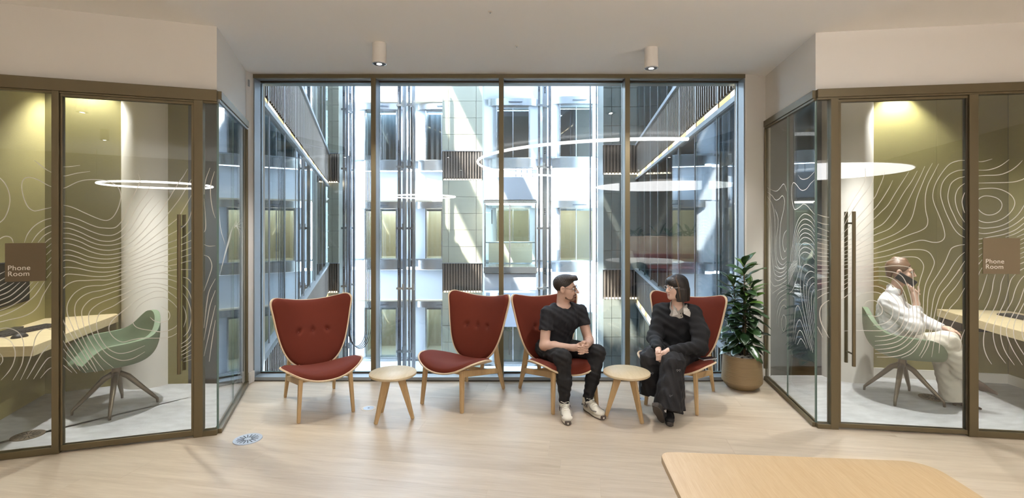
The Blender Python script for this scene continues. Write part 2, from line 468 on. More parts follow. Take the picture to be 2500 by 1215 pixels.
# left side
ps = empty('wall_glazed_left_side'); tag(ps, kind='structure')
rail(ps, 'head_rail', LA, DLS, 0.0, 1.176, 2.535, 2.597, 0.05)
rail(ps, 'head_bead', LA, DLS, 0.0, 1.176, 2.515, 2.535, 0.03, 'frame_grey')
rail(ps, 'sill_rail', LA, DLS, 0.0, 1.176, 0.0, 0.035, 0.05)
rail(ps, 'post', LA, DLS, 1.150, 1.176, 0.035, 2.515, 0.04)
PANES['ls0'] = pane('glass_pane', along(LA, DLS, 0.006), along(LA, DLS, 0.553), 0.035, 2.515, 0.012, ps)
PANES['ls'] = pane('glass_pane', along(LA, DLS, 0.557), along(LA, DLS, 1.150), 0.035, 2.515, 0.012, ps)
# right front
pr = empty('wall_glazed_right'); tag(pr, kind='structure')
rail(pr, 'head_rail', RA, DR, 0.0, 2.5, 2.572, 2.637, 0.07)
rail(pr, 'head_bead', RA, DR, 0.0, 2.5, 2.556, 2.572, 0.055)
rail(pr, 'sill_rail', RA, DR, 0.0, 0.150, 0.0, 0.035)
rail(pr, 'sill_rail', RA, DR, 1.05, 2.5, 0.0, 0.045)
rail(pr, 'post', RA, DR, 0.095, 0.150, 0.0, 2.558, 0.065)
rail(pr, 'post', RA, DR, 1.052, 1.112, 0.0, 2.558, 0.065)
PANES['rc'] = pane('glass_pane', along(RA, DR, 0.006), along(RA, DR, 0.095), 0.035, 2.556, 0.012, pr)
PANES['rf'] = pane('glass_pane', along(RA, DR, 1.112), along(RA, DR, 2.5), 0.045, 2.556, 0.012, pr)
d2 = empty('door_2'); tag(d2, kind='structure')
rail(d2, 'door_head', RA, DR, 0.153, 1.049, 2.533, 2.554, 0.04)
rail(d2, 'door_sill', RA, DR, 0.153, 1.049, 0.012, 0.045, 0.04)
rail(d2, 'door_stile', RA, DR, 0.153, 0.172, 0.045, 2.533, 0.04)
rail(d2, 'door_stile', RA, DR, 1.038, 1.049, 0.045, 2.533, 0.04, 'bronze_dark')
PANES['rd'] = pane('glass_pane', along(RA, DR, 0.172), along(RA, DR, 1.038), 0.045, 2.533, 0.012, d2)
# right side
pq = empty('wall_glazed_right_side'); tag(pq, kind='structure')
rail(pq, 'head_rail', RA, DRS, 0.0, 1.188, 2.575, 2.637, 0.05)
rail(pq, 'head_bead', RA, DRS, 0.0, 1.188, 2.556, 2.575, 0.03)
rail(pq, 'sill_rail', RA, DRS, 0.0, 1.188, 0.0, 0.035, 0.05)
rail(pq, 'post', RA, DRS, 1.165, 1.188, 0.035, 2.556, 0.04)
PANES['rs0'] = pane('glass_pane', along(RA, DRS, 0.006), along(RA, DRS, 0.588), 0.035, 2.556, 0.012, pq)
PANES['rs'] = pane('glass_pane', along(RA, DRS, 0.592), along(RA, DRS, 1.165), 0.035, 2.556, 0.012, pq)
# long pull bars on the doors, one each side of the glass
def pull(door, A, d, t, z0, z1, offs_):
    for sgn in offs_:
        b = along(A, d, t, sgn * 0.055)
        h = MB().cyl((b[0], b[1], z0), (b[0], b[1], z1), 0.0125, n=14).build('pull_bar', 'bronze', door, auto=40)
        for z in (z0 + 0.09, z1 - 0.09):
            c0 = along(A, d, t, sgn * 0.007)
            MB().cyl((c0[0], c0[1], z), (b[0], b[1], z), 0.007, n=10).build('standoff', 'bronze', h, auto=40)
pull(d2, RA, DR, 0.245, 0.50, 1.685, (1, -1))
pull(d1, LA, DL, 0.237, 0.49, 1.66, (1, -1))
# ------------------------------------------------------------------ atrium beyond the window
emit('cove_glow', (1.0, 0.86, 0.62), 3.6)
emit('cove_glow_dim', (1.0, 0.70, 0.36), 1.1)
mat('cove_gold', (206, 170, 104), 0.45, metal=0.2)
mat('atrium_floor', (206, 210, 214), 0.4, noise=.05, scale=.6)
tag(MB().box((-1.5, 13.5, -4.35), (16, 19, 0.3)).build('floor_atrium', 'atrium_floor'), kind='structure')
tag(MB().box((-0.15, 5.22, 6.1), (6.2, 0.2, 6.0)).build('wall_facade_upper', 'stone_grey'), kind='structure')
tag(MB().box((-0.15, 5.22, -2.3), (6.2, 0.2, 4.4)).build('wall_facade_lower', 'stone_grey'), kind='structure')

def side_wall(name, x0, y0, slope, ys, zsill, zstrip, ztop, pitch, sgn, levels, gm='glass_atrium'):
    """glazed gallery wall: panes between dark fins, grey transom, lit gold cove, slatted spandrel, light top rail"""
    root = empty(name, (0, 0, 0)); tag(root, kind='structure')
    P = lambda y, o=0.0: (x0 + slope * (y - y0) + sgn * o, y)
    for lv in levels:
        dz = pitch * lv
        for a, b in zip(ys[:-1], ys[1:]):
            g0, g1 = zsill + dz, zstrip - 0.175 + dz
            pane('glass_pane', P(a + .03), P(b - .03), g0 + .06, g1, 0.02, root, gm)
            MB().span(P(a), P(b), g1, g1 + 0.065, 0.10).build('transom', 'frame_grey', root)
            c = MB().span(P(a, .03), P(b - .05, .03), g1 + 0.066, zstrip + dz, 0.05).build('cove', 'cove_gold', root)
            MB().span(P(a + .02, .002), P(a + (b - a) * .55, .002), g1 + 0.07, zstrip - .004 + dz, 0.006).build('cove_lamp', 'cove_glow', c)
            MB().span(P(a + (b - a) * .55, .002), P(b - .07, .002), g1 + 0.07, zstrip - .004 + dz, 0.006).build('cove_lamp', 'cove_glow_dim', c)  # bright and dim halves put the cove light's fading into the glow
            m = MB(); n = 10
            for k in range(n):
                y = a + (b - a) * (k + .5) / n
                m.box((*P(y), (zstrip + ztop) / 2 + dz), (0.03, 0.022, ztop - zstrip - .04), 0)
            tag(m.build('slat_grille', 'slat_bronze', root), kind='stuff')
            MB().span(P(a, .12), P(b, .12), zstrip + dz, ztop + dz, 0.04).build('spandrel_back', 'slat_back', root)
            MB().span(P(a), P(b), ztop - .05 + dz, ztop + .03 + dz, 0.12).build('top_rail', 'frame_grey', root)
            MB().box((*P(b), (zstrip + ztop) / 2 + dz), (0.02, 0.02, ztop - zstrip), 0).build('joint_bar', 'frame_grey', root)
        for y in ys[1:-1]:
            MB().box((*P(y, 0), (zsill + zstrip - .175) / 2 + dz), (0.034, 0.030, zstrip - .175 - zsill), 0).build('fin', 'fin_dark', root)
    # rooms behind the panes
    o = MB().span(P(ys[0], 2.2), P(ys[-1], 2.2), -6, 9, 0.1).build('back_room_wall', 'dark_interior', root)
    for ye in (ys[0] + .05, ys[-1] + .02):
        MB().box((P(ye, 1.2)[0], ye, 1.5), (2.2, .1, 15)).build('end_wall', 'dark_interior', root)
    for lv in levels:
        MB().prism([P(ys[0], .16), P(ys[-1], .16), P(ys[-1], 2.2), P(ys[0], 2.2)], zstrip + pitch * lv, ztop + pitch * lv).build('gallery_slab', 'dark_interior', root)
    return root
side_wall('wall_atrium_left', -2.826, 5.31, -0.3193, [4.79 + 1.31 * k for k in range(10)] + [18.48], -0.04, 3.13, 4.25, 4.2, -1, (-1, 0, 1))
side_wall('wall_atrium_right', 2.53, 5.31, 0.145, [5.05 + 1.22 * k for k in range(9)] + [15.58], 0.13, 3.14, 4.10, 4.0, 1, (-1, 0, 1), 'glass_atrium_dim')

def stone_pier(name, x0, x1, y, dep, bands, pitch, mt, cols, rows=5, levels=(-1, 0, 1), side=0.0):
    """stone-clad pier in big tiles, with a slatted grille and a lit slot at every floor"""
    root = empty(name, (0, 0, 0)); tag(root, kind='structure')
    MB().box(((x0 + x1) / 2, y + dep / 2 + .04, 2.0), (x1 - x0 - .02, dep, 14)).build('core', 'stone_grey', root)
    zg0, zg1 = bands
    for lv in levels:
        dz = lv * pitch
        hs = (pitch - (zg1 - zg0)) / rows
        for r in range(rows):
            z0 = zg0 - (r + 1) * hs + dz
            for a, b in zip(cols[:-1], cols[1:]):
                xa, xb = x0 + (x1 - x0) * a, x0 + (x1 - x0) * b
                MB().box(((xa + xb) / 2, y, z0 + hs / 2), (xb - xa - .012, 0.05, hs - .012)).build('tile', mt, root)
        m = MB(); n = max(5, int((x1 - x0) / .1))
        for k in range(n):
            m.box((x0 + (x1 - x0) * (k + .5) / n, y - .01, (zg0 + zg1) / 2 + dz), (.035, .06, zg1 - zg0 - .02))
        tag(m.build('slat_grille', 'slat_bronze', root), kind='stuff')
        MB().box(((x0 + x1) / 2, y + .03, (zg0 + zg1) / 2 + dz), (x1 - x0, .02, zg1 - zg0)).build('grille_back', 'slat_back', root)
        MB().box(((x0 + x1) / 2, y - .02, zg1 + dz), (x1 - x0, .08, .03)).build('cap_rail', 'frame_grey', root)
        MB().box(((x0 + x1) / 2, y - .005, zg0 + .03 + dz), (x1 - x0 - .06, .04, .045)).build('slot_lamp', 'cove_glow', root)
    return root
stone_pier('wall_pier_middle', -2.64, -1.11, 18.3, 1.0, (3.20, 4.31), 4.24, 'stone_green', [0, .155, .84, 1])
stone_pier('wall_pier_left', -7.05, -6.62, 18.5, 0.8, (3.12, 4.25), 4.2, 'stone_green', [0, .4, 1])
stone_pier('wall_pier_right', 2.93, 4.3, 15.55, 1.0, (3.14, 4.10), 4.0, 'stone_grey', [0, .2, .8, 1])

# lift lobby: white slabs and piers, curved steel bands, glazed doors with lobbies behind
lw = empty('wall_lift_lobby'); tag(lw, kind='structure')
ZF, PT = 0.05, 4.15
lifts = [(-5.53, 20.4), (-2.97, 20.4), (0.04, 19.7), (2.58, 19.4)]
edges = [(-7.6, 20.4), (-1.5, 20.4), (-1.49, 19.7), (1.33, 19.7), (1.34, 19.4), (4.6, 19.4)]
for lv in (-1, 0, 1):
    f = ZF + PT * lv
    for (xa, ya), (xb, yb) in zip(edges[::2], edges[1::2]):
        MB().box(((xa + xb) / 2, ya + .15, f + 2.42 + 0.64), (xb - xa, .3, 1.28)).build('white_slab', 'atrium_white', lw)
        MB().box(((xa + xb) / 2, ya + .10, f + 0.0), (xb - xa, .5, .06)).build('slab_edge', 'frame_grey', lw)
    for i, (x, y) in enumerate(lifts):
        hw = 0.64
        # piers beside the door
        for s in (-1, 1):
            MB().box((x + s * (hw + .34), y + .14, f + 1.05), (.66, .24, 2.75)).build('white_pier', 'atrium_white', lw)
            MB().box((x + s * (hw + .02), y + .02, f + 1.07), (.05, .14, 2.14)).build('door_jamb', 'steel', lw)
        for z0, z1, bw in ((2.14, 2.42, 1.0), (-.42, 0.0, 0.98)):
            m = MB(); poly = []
            for k in range(13):
                t = -1 + 2 * k / 12
                poly.append((x + t * bw, y - .18 * (1 - t * t) ** .5 - .02))
            poly += [(x + bw, y + .1), (x - bw, y + .1)]
            m.prism(poly, f + z0, f + z1).build('steel_band', 'steel', lw, auto=35)
        MB().box((x + .1, y - .26, f + 2.26), (.55, .02, .03)).build('door_operator', 'steel_dark', lw)
        for s in (-1, 1):
            gx = x + s * hw / 2
            pane('lift_door', (gx - hw / 2 + .02, y + .03), (gx + hw / 2 - .02, y + .03), f + .02, f + 2.1, .02, lw, 'glass_lift')
        MB().box((x, y + .03, f + 1.06), (.035, .05, 2.1)).build('meeting_stile', 'steel', lw)
        MB().box((x, y + .05, f + 2.08), (2 * hw, .06, .10)).build('door_track', 'steel', lw)
        # lobby box
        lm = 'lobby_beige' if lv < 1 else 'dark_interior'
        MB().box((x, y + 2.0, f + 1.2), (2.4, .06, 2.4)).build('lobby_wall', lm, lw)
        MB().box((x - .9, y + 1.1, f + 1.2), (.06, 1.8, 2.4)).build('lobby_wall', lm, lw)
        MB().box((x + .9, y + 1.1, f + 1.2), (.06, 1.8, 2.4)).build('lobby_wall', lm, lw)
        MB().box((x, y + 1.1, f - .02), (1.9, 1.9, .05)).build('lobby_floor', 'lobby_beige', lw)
        if i == 1 and lv == 0: MB().box((x + .3, y + 1.7, f + 1.1), (.5, .05, 2.0)).build('lobby_door', 'lobby_red', lw)
        if lv == 0:
            MB().box((x, y + 1.0, f + 2.36), (.9, .9, .03)).build('lobby_lamp', 'lobby_glow' if 'lobby_glow' in M else emit('lobby_glow', (1, .92, .78), 9.0), lw)
    MB().box((-1.5, 20.9, f + 2.45), (14, 1.6, .05)).build('lobby_ceiling', 'lobby_beige', lw)

# upper storeys that carry on above the view
for nm, cc, sz in (('wall_upper_back', (-1.5, 20.0, 14.3), (13, .4, 12.0)), ('wall_upper_right', (4.6, 12.0, 14.3), (.3, 15, 12.0)), ('wall_upper_front', (-1.5, 5.2, 14.6), (13, .3, 11.0))):
    tag(MB().box(cc, sz).build(nm, 'atrium_white'), kind='structure')
# guide rails with brackets in front of the lobby
def guide(label, x, y, wdt, mt, brackets=True):
    g = empty('lift_guide_rail', (x, y, -4.2)); tag(g, label, 'guide rail', 'lift guide rails')
    MB().box((0, 0, 6.6), (wdt, .1, 13.2)).build('rail', mt, g)
    MB().box((0, -.06, 6.6), (wdt * .3, .05, 13.2)).build('rail_tongue', 'steel', g)
    if brackets:
        for z in (1.3, 3.5, 5.6, 7.75, 9.9):
            b = MB().box((.05, -.08, z), (.26, .1, .07)).box((.16, -.1, z + .05), (.07, .1, .22)).build('bracket', 'steel', g)
            for k in range(4): MB().box((0.0, -.09, z + .5 + .06 * k), (.05, .02, .03)).build('clip', 'fin_dark', b)
    return g
for i, (pxx, y, wd, mt_, br_, lab) in enumerate([
    (841, 17.6, .10, 'steel', 1, 'bright steel lift guide rail beside the stone corner pier'),
    (848, 17.1, .05, 'steel_dark', 0, 'thin dark lift rail beside the bright rail at the stone corner'),
    (856, 18.1, .09, 'steel', 1, 'wide steel lift rail with brackets seen above the loop of cables'),
    (864, 17.8, .06, 'steel_dark', 0, 'dark lift rail just before the first window mullion'),
    (975, 17.0, .10, 'steel_dark', 1, 'grey lift guide rail with white brackets behind the second chair'),
    (988, 17.4, .13, 'steel', 0, 'broad bright lift rail between two dark ones in the second pane'),
    (999, 17.0, .06, 'steel_dark', 1, 'dark lift rail with black clips in the second pane'),
    (1010, 17.6, .12, 'steel', 0, 'pale lift rail nearest the green stone pier'),
    (1316, 17.0, .07, 'steel_dark', 1, 'dark lift rail beside the glass lift car'),
    (1330, 17.2, .16, 'steel', 1, 'broad steel lift column right of the lift car'),
    (1342, 17.0, .08, 'steel_dark', 0, 'dark lift rail above the head of the man'),
    (1441, 16.6, .035, 'steel_dark', 0, 'thin lift rail left of the grey stone pier'),
    (1456, 16.6, .035, 'steel_dark', 0, 'thin lift rail touching the grey stone pier')]):
    guide(lab, (pxx - 1250) / 1180 * y, y, wd, mt_, br_)
# hanging travelling cables
cab = empty('travelling_cable', (-5.55, 17.3, 0)); tag(cab, 'loop of black lift cables hanging beside the first chair', 'cable')
for k in range(4):
    pts = [(-.32 + .02 * k, 0, 4), (-.32 + .02 * k, 0, -2.2)]
    pts += [(-.32 + .02 * k + (.31 + .02 * k) * (1 - math.cos(t)), 0, -2.2 - (.62 + .03 * k) * math.sin(t)) for t in np.linspace(0.2, PI - .2, 12)]
    pts += [(.30 + .05 * k, 0, -2.2), (.33 + .05 * k, 0, 4)]
    MB().tube(pts, .012, 6).build('cable', 'fin_dark', cab, smooth=True)
# glass lift car
car = empty('lift_car', (-.06, 17.0, .05)); tag(car, 'glass lift car with white roof housing stopped at this floor', 'lift')
W2 = .92
MB().box((0, .6, 2.75), (2 * W2, 1.2, .82)).build('roof_housing', 'atrium_white', car, bevel=.02)
MB().box((0, .6, 2.28), (2 * W2 + .04, 1.24, .10)).build('roof_band', 'steel', car)
MB().box((0, .6, -.12), (2 * W2 + .04, 1.24, .22)).build('floor_band', 'steel', car)
MB().box((0, .6, -.55), (2 * W2, 1.1, .60)).build('floor_housing', 'atrium_white', car, bevel=.02)
MB().box((0, .6, 2.21), (2 * W2 - .1, 1.1, .02)).build('ceiling_lamp', 'lobby_glow', car)
for x in (-W2 + .03, -.02, W2 - .03): MB().box((x, 0, 1.1), (.05, .05, 2.2)).build('corner_post', 'steel', car)
pane('car_glass', (-W2 + .05, 0), (-.05, 0), 0, 2.2, .02, car, 'glass_lift'); pane('car_glass', (.01, 0), (W2 - .05, 0), 0, 2.2, .02, car, 'glass_lift')
MB().cyl((-W2 + .05, .1, .85), (W2 - .05, .1, .85), .025, n=8).build('handrail', 'steel', car)
MB().box((0, 1.15, .45), (2 * W2 - .2, .04, .8)).build('back_panel', 'lobby_beige', car)
for x in (-.75, -.35): MB().box((x + .1, .02, 1.75), (.03, .02, .5)).build('pull', 'fin_dark', car)
for k in range(4): MB().cyl((.2 + .2 * k, .2, 3.15), (.2 + .2 * k, .2, 3.5), .012, n=6).build('roof_rail_post', 'steel_dark', car)
MB().cyl((.2, .2, 3.5), (.8, .2, 3.5), .012, n=6).build('roof_rail', 'steel_dark', car)
# dark shaft pit under the car
tag(MB().box((-.05, 18.6, -1.75), (1.9, .1, 1.3)).build('wall_shaft_back', 'shaft_grey'), kind='structure')
# roof steelwork high over the atrium, out of view, that stripes the sunlight
rb = empty('trim_roof_steel'); tag(rb, kind='structure')
for x in np.arange(-13.0, 3.0, 2.05): MB().box((float(x), 12.5, 13.0), (.85, 20, .4)).build('roof_beam', 'frame_grey', rb)
tag(MB().box((2.2, 12.5, 13.5), (9.2, 20, .15)).build('ceiling_sun_blocker', 'frame_grey'), kind='structure')  # solid panel added out of view to keep sun off the right side
# shrub in the street-level doorway
mat('shrub_green', (92, 120, 72), 0.6, noise=.3, scale=20)
sb = empty('shrub', (-.12, 20.7, -4.05)); tag(sb, 'small green shrub standing in the street level doorway below the lift car', 'shrub')
rs_ = random.Random(4); V_, F_ = [], []
for k in range(700):
    a, b, q = rs_.uniform(0, 6.28), rs_.uniform(-1, 1), rs_.uniform(.55, 1)
    c = Vector((math.cos(a) * math.sqrt(1 - b * b) * .5 * q, math.sin(a) * math.sqrt(1 - b * b) * .35 * q, 1.4 + b * .42 * q))
    u = Vector((rs_.uniform(-1, 1), rs_.uniform(-1, 1), rs_.uniform(-1, 1))).normalized() * .06; v = u.orthogonal().normalized() * .03
    o_ = len(V_); V_ += [tuple(c - u), tuple(c + v), tuple(c + u), tuple(c - v)]; F_.append((o_, o_ + 1, o_ + 2, o_ + 3))
tag(mesh_obj('foliage', V_, F_, 'shrub_green', sb), kind='stuff')
MB().cyl((0, 0, 0), (0, 0, 1.3), .03, .015, 8).build('trunk', 'slat_bronze', sb)
# ------------------------------------------------------------------ ceiling spots over the seats
mat('lamp_white', (226, 220, 212), 0.55)
mat('lamp_inner', (26, 25, 26), 0.35)
mat('lamp_rim', (225, 225, 230), 0.25, metal=.6)
emit('lamp_face', (1, .95, .88), 30)
def ceiling_spot(x, y, label, watt=74, cone=124):
    t = empty('ceiling_spotlight', (x, y, ZC)); tag(t, label, 'spotlight', 'surface mounted ceiling spotlights')
    MB().cyl((0, 0, -.168), (0, 0, 0), .0575, n=40).build('housing', 'lamp_white', t, auto=40)
    MB().lathe([(.0575, -.168), (.0585, -.172), (.052, -.174), (.048, -.170)], 40).build('rim', 'lamp_rim', t, smooth=True)
    m = MB().lathe([(.049, -.1735), (.049, -.1725)], 40).build('reflector', 'lamp_inner', t)
    MB().lathe([(.021, -.1745), (.021, -.1738)], 24).build('lens', 'lamp_face', t)
    spot('spot_beam', (0, 0, -.19), (0, 0.0, -3), watt, cone, .4, .022, (1, .98, .962), parent=t)
    return t
ceiling_spot(-1.112, 4.05, 'white cylinder ceiling spotlight above the first side table')
ceiling_spot(1.20, 4.165, 'white cylinder ceiling spotlight above the man and woman')
for w_, x in (('leftmost', -3.4), ('second from left', -1.3), ('second from right', 0.9), ('rightmost', 3.2)):  # unseen lamps added behind the camera so bounced light lifts the ceiling
    ceiling_spot(x, 0.2, w_ + ' of the added unseen spotlights in the first row behind the camera', 94, 92)
    ceiling_spot(x, -2.2, w_ + ' of the added unseen spotlights in the second row behind the camera', 120, 100)
for x, y, lab in ((-.155, 3.44, 'tiny white ceiling sprinkler nearest the camera'), (.04, 4.11, 'tiny white ceiling sprinkler between the two spotlights')):
    t = empty('sprinkler', (x, y, ZC)); tag(t, lab, 'sprinkler', 'ceiling sprinklers')
    MB().lathe([(.014, -.003), (.017, 0)], 16).build('escutcheon', 'lamp_white', t)
    MB().cyl((0, 0, -.012), (0, 0, -.003), .005, n=8).build('head', 'steel', t)

# lamps of the room behind the camera, seen as reflections in the glass
emit('ring_glow', (1.0, 0.985, 0.97), 12)
emit('disc_glow', (1.0, 0.98, 0.98), 4.6)
rg = empty('arc_pendant', (2.5, -1.35, 3.0)); tag(rg, 'huge thin white arc lamp reflected across the window', 'arc lamp')
m = MB(); m.tube([(3.3 * math.cos(t), 3.3 * math.sin(t), 0) for t in np.linspace(R(82), R(264), 64)], .028, 8)
m.build('light_ring', 'ring_glow', rg, smooth=True)
for k in range(4):
    t = R(90 + 56 * k)
    MB().cyl((3.3 * math.cos(t), 3.3 * math.sin(t), .02), (3.3 * math.cos(t), 3.3 * math.sin(t), .1), .003, n=6).build('hanger', 'steel', rg)
dg = empty('disc_pendant', (3.62, -1.5, 2.45)); tag(dg, 'flat white disc lamp reflected in the right panes', 'disc lamp')
MB().cyl((0, 0, 0), (0, 0, .012), 1.60, n=72).build('diffuser', 'disc_glow', dg, auto=40)
MB().cyl((0, 0, .013), (0, 0, .05), 1.62, n=72).build('housing', 'lamp_white', dg, auto=40)
for k in range(3):
    t = k * 2 * PI / 3
    MB().cyl((1.1 * math.cos(t), 1.1 * math.sin(t), .05), (1.1 * math.cos(t), 1.1 * math.sin(t), .65), .003, n=6).build('hanger', 'steel', dg)
r2 = empty('ring_pendant', (-2.76, -4.9, 2.4)); tag(r2, 'small white ring lamp reflected in the left phone room door', 'ring lamp')
m = MB(); m.tube([(1.0 * math.cos(t), 1.0 * math.sin(t), 0) for t in np.linspace(0, 2 * PI, 65)[:-1]], .02, 8, closed=True)
m.build('light_ring', 'ring_glow', r2, smooth=True)
MB().cyl((1, 0, 0), (1, 0, .7), .003, n=6).build('hanger', 'steel', r2)
MB().cyl((-1, 0, 0), (-1, 0, .7), .003, n=6).build('hanger', 'steel', r2)
# phone room downlights
def downlight(x, y, z, lab, e, size=86, tgt=(0, 0, -2)):
    t = empty('downlight', (x, y, z)); tag(t, lab, 'downlight', 'phone room downlights')
    MB().lathe([(.036, -.004), (.045, 0)], 32).build('trim_ring', 'lamp_white', t)
    MB().lathe([(.028, -.006), (.028, -.0045)], 24).build('lens', 'lamp_face', t)
    spot('booth_beam', (0, 0, -.03), tgt, e, size, .6, .03, (1, .97, .93), parent=t)
downlight(-4.04, 4.585, 3.045, 'recessed downlight in the left phone room near the column', 72, 104)
downlight(-3.0, 4.02, 3.045, 'recessed downlight in the left phone room above the chair', 170, 76)
downlight(3.92, 4.84, 3.045, 'recessed downlight in the right phone room above the green panel', 80, 104)
downlight(3.30, 4.16, 3.045, 'recessed downlight in the right phone room above the seated woman', 170, 76)
# ------------------------------------------------------------------ lounge chairs
def velvet(name, col):
    m = mat(name, col, 0.85, noise=0.10, scale=6, bump=0.06, bscale=300, spec=0.25, sheen=0.22)
    return m
velvet('rust_velvet', (90, 34, 20))
mat('button_rust', (96, 34, 24), 0.8)
def smooth_outline(half, n=6):
    """half outline from bottom/front centre to top/back centre (x>=0), mirrored and smoothed"""
    pts = list(half) + [(-x, y) for x, y in half[-2:0:-1]]
    return np.array(catmull(pts, n, closed=True))
def puffy(name, outline, surf, front, back, mt, parent, rings=14, scale=1.0, power=5, dents=()):
    """solid sheet over a curved surface: outline in 2D, thickness front/back along the surface normal"""
    c = outline.mean(axis=0); n = len(outline)
    rr = np.concatenate([[0.0], (np.arange(1, rings + 1) / rings) ** 0.8])
    P = [c[None, :]] + [c + (outline - c) * r * scale for r in rr[1:]]
    rad = np.concatenate([[0.0]] + [np.full(n, r) for r in rr[1:]])
    P = np.concatenate(P)
    S = surf(P[:, 0], P[:, 1]); e = 1e-3
    du = surf(P[:, 0] + e, P[:, 1]) - S; dv = surf(P[:, 0], P[:, 1] + e) - S
    nn = np.cross(du, dv); nn /= np.linalg.norm(nn, axis=1)[:, None]
    prof = np.clip(1 - rad ** power, 0, 1) ** 0.5
    tf = front * (prof * 0.85 + 0.15 * (rad < 0.999))
    for dx, dy, dp, dr in dents:
        tf = tf - dp * np.exp(-((P[:, 0] - dx) ** 2 + (P[:, 1] - dy) ** 2) / dr ** 2)
    A = S + nn * tf[:, None]; B = S - nn * back
    nv = len(P); V = np.concatenate([A, B]); F = []
    for side in (0, 1):
        o = side * nv
        for k in range(n):
            t = (o, o + 1 + k, o + 1 + (k + 1) % n); F.append(t if side == 0 else t[::-1])
        for r in range(rings - 1):
            for k in range(n):
                a, b = 1 + r * n + k, 1 + r * n + (k + 1) % n
                q = (o + a, o + a + n, o + b + n, o + b); F.append(q if side == 0 else q[::-1])
    o0 = 1 + (rings - 1) * n
    for k in range(n):
        F.append((o0 + k, nv + o0 + k, nv + o0 + (k + 1) % n, o0 + (k + 1) % n))
    o = mesh_obj(name, V, F, mt, parent, smooth=True)
    o.data.set_sharp_from_angle(angle=R(50))
    return o
def beam(m, a, b, wa, wb, side=(1, 0, 0)):
    """square-section bar from a to b; wa, wb = (across side, other) widths at each end"""
    a = Vector(a); b = Vector(b); d = (b - a).normalized()
    u = Vector(side); u = (u - d * u.dot(d)).normalized(); v = d.cross(u)
    vs = []
    for p, w_ in ((a, wa), (b, wb)):
        for sx, sy in ((-1, -1), (1, -1), (1, 1), (-1, 1)):
            vs.append(p + u * (sx * w_[0] / 2) + v * (sy * w_[1] / 2))
    return m.add(vs, [(3, 2, 1, 0), (4, 5, 6, 7), (0, 1, 5, 4), (1, 2, 6, 5), (2, 3, 7, 6), (3, 0, 4, 7)])
BACK_HALF = [(0, .288), (.09, .297), (.165, .335), (.225, .40), (.272, .50), (.307, .634), (.333, .77), (.349, .855), (.350, .895), (.333, .922), (.300, .928), (.24, .914), (.12, .890), (0, .882)]
SEAT_HALF = [(0, -.405), (.14, -.392), (.25, -.35), (.312, -.27), (.328, -.17), (.305, -.05), (.25, .07), (.18, .15), (.09, .19), (0, .20)]
def back_surf(x, z):
    t = (z - .288) / .6
    return np.stack([x, .12 + (z - .288) * .37 - (.05 + .075 * np.clip(t, 0, 1.1)) * (x / .35) ** 2, z], axis=1)
def seat_surf(x, y):
    z = .352 - .075 * (y + .4) / .6 + .095 * np.abs(x / .325) ** 2.2 - .03 * np.clip(-(y + .30) / .1, 0, 2) ** 2
    return np.stack([x, y, z], axis=1)
def lounge_chair():
    t = empty('lounge_chair', (0, 0, 0))
    bo = smooth_outline(BACK_HALF); so = smooth_outline(SEAT_HALF)
    bt = empty('backrest', (0, 0, 0), 0, t)
    puffy('back_shell', bo, lambda x, z: back_surf(x, z), .002, .012, 'ply', bt, rings=8, power=60)
    puffy('back_pad', bo, lambda x, z: back_surf(x, z), .034, -.002, 'rust_velvet', bt, rings=26, scale=.972, dents=[(-.125, .605, .020, .021), (0, .605, .020, .021), (.125, .605, .020, .021)])
    for x in (-.125, 0, .125):
        p = back_surf(np.array([x]), np.array([.605]))[0]
        MB().lathe([(.002, -.006), (.009, -.004), (.0095, 0), (.006, .004), (.001, .005)], 12).build('button', 'button_rust', bt, smooth=True)
        o = bt.children[-1]; o.location = (p[0], p[1] - .014, p[2] + .002); o.rotation_euler = (R(72), 0, 0)
    st = empty('seat', (0, 0, 0), 0, t)
    puffy('seat_shell', so, seat_surf, .002, .012, 'ply', st, rings=8, power=60)
    puffy('seat_pad', so, seat_surf, .044, -.002, 'rust_velvet', st, rings=22, scale=.97)
    for s in (-1, 1):
        m = MB()
        beam(m, (s * .215, -.345, 0), (s * .195, -.315, .345), (.026, .030), (.034, .046))
        m.build('leg', 'oak_leg', t, bevel=.006)
        m = MB()
        beam(m, (s * .215, .345, 0), (s * .20, .255, .27), (.024, .028), (.032, .062))
        beam(m, (s * .20, .255, .265), (s * .185, .22, .56), (.032, .062), (.024, .030))
        m.build('leg', 'oak_leg', t, bevel=.006)
        m = MB()
        beam(m, (s * .196, -.31, .318), (s * .202, .265, .195), (.028, .058), (.028, .046))
        m.build('side_rail', 'oak_leg', t, bevel=.006)
        m = MB()
        beam(m, (s * .12, .10, .20), (s * .12, .145, .42), (.034, .016), (.034, .016))
        m.build('back_strut', 'oak_leg', t, bevel=.004)
    m = MB(); beam(m, (-.196, -.305, .325), (.196, -.305, .325), (.03, .034), (.03, .034), (0, 1, 0)); m.build('front_rail', 'oak_leg', t, bevel=.006)
    m = MB(); beam(m, (-.2, .13, .222), (.2, .13, .222), (.03, .034), (.03, .034), (0, 1, 0)); m.build('rear_rail', 'oak_leg', t, bevel=.006)
    return t
ch = lounge_chair()
for i, (x, y, a, lab) in enumerate([
    (-1.712, 4.262, 33.2, 'empty rust velvet lounge chair left of the first side table, nearest the left phone room'),
    (-.437, 4.462, -29.6, 'empty rust velvet lounge chair between a side table and the man'),
    (.406, 4.435, 22.8, 'rust velvet lounge chair that the man in black sits on'),
    (1.546, 4.422, -33.2, 'rust velvet lounge chair that the woman in black sits on, beside the plant')]):
    o = ch if i == 0 else copy_tree(ch)
    o.location = (x, y, 0); o.rotation_euler = (0, 0, R(a))
    tag(o, lab, 'chair', 'rust velvet lounge chairs by the window')

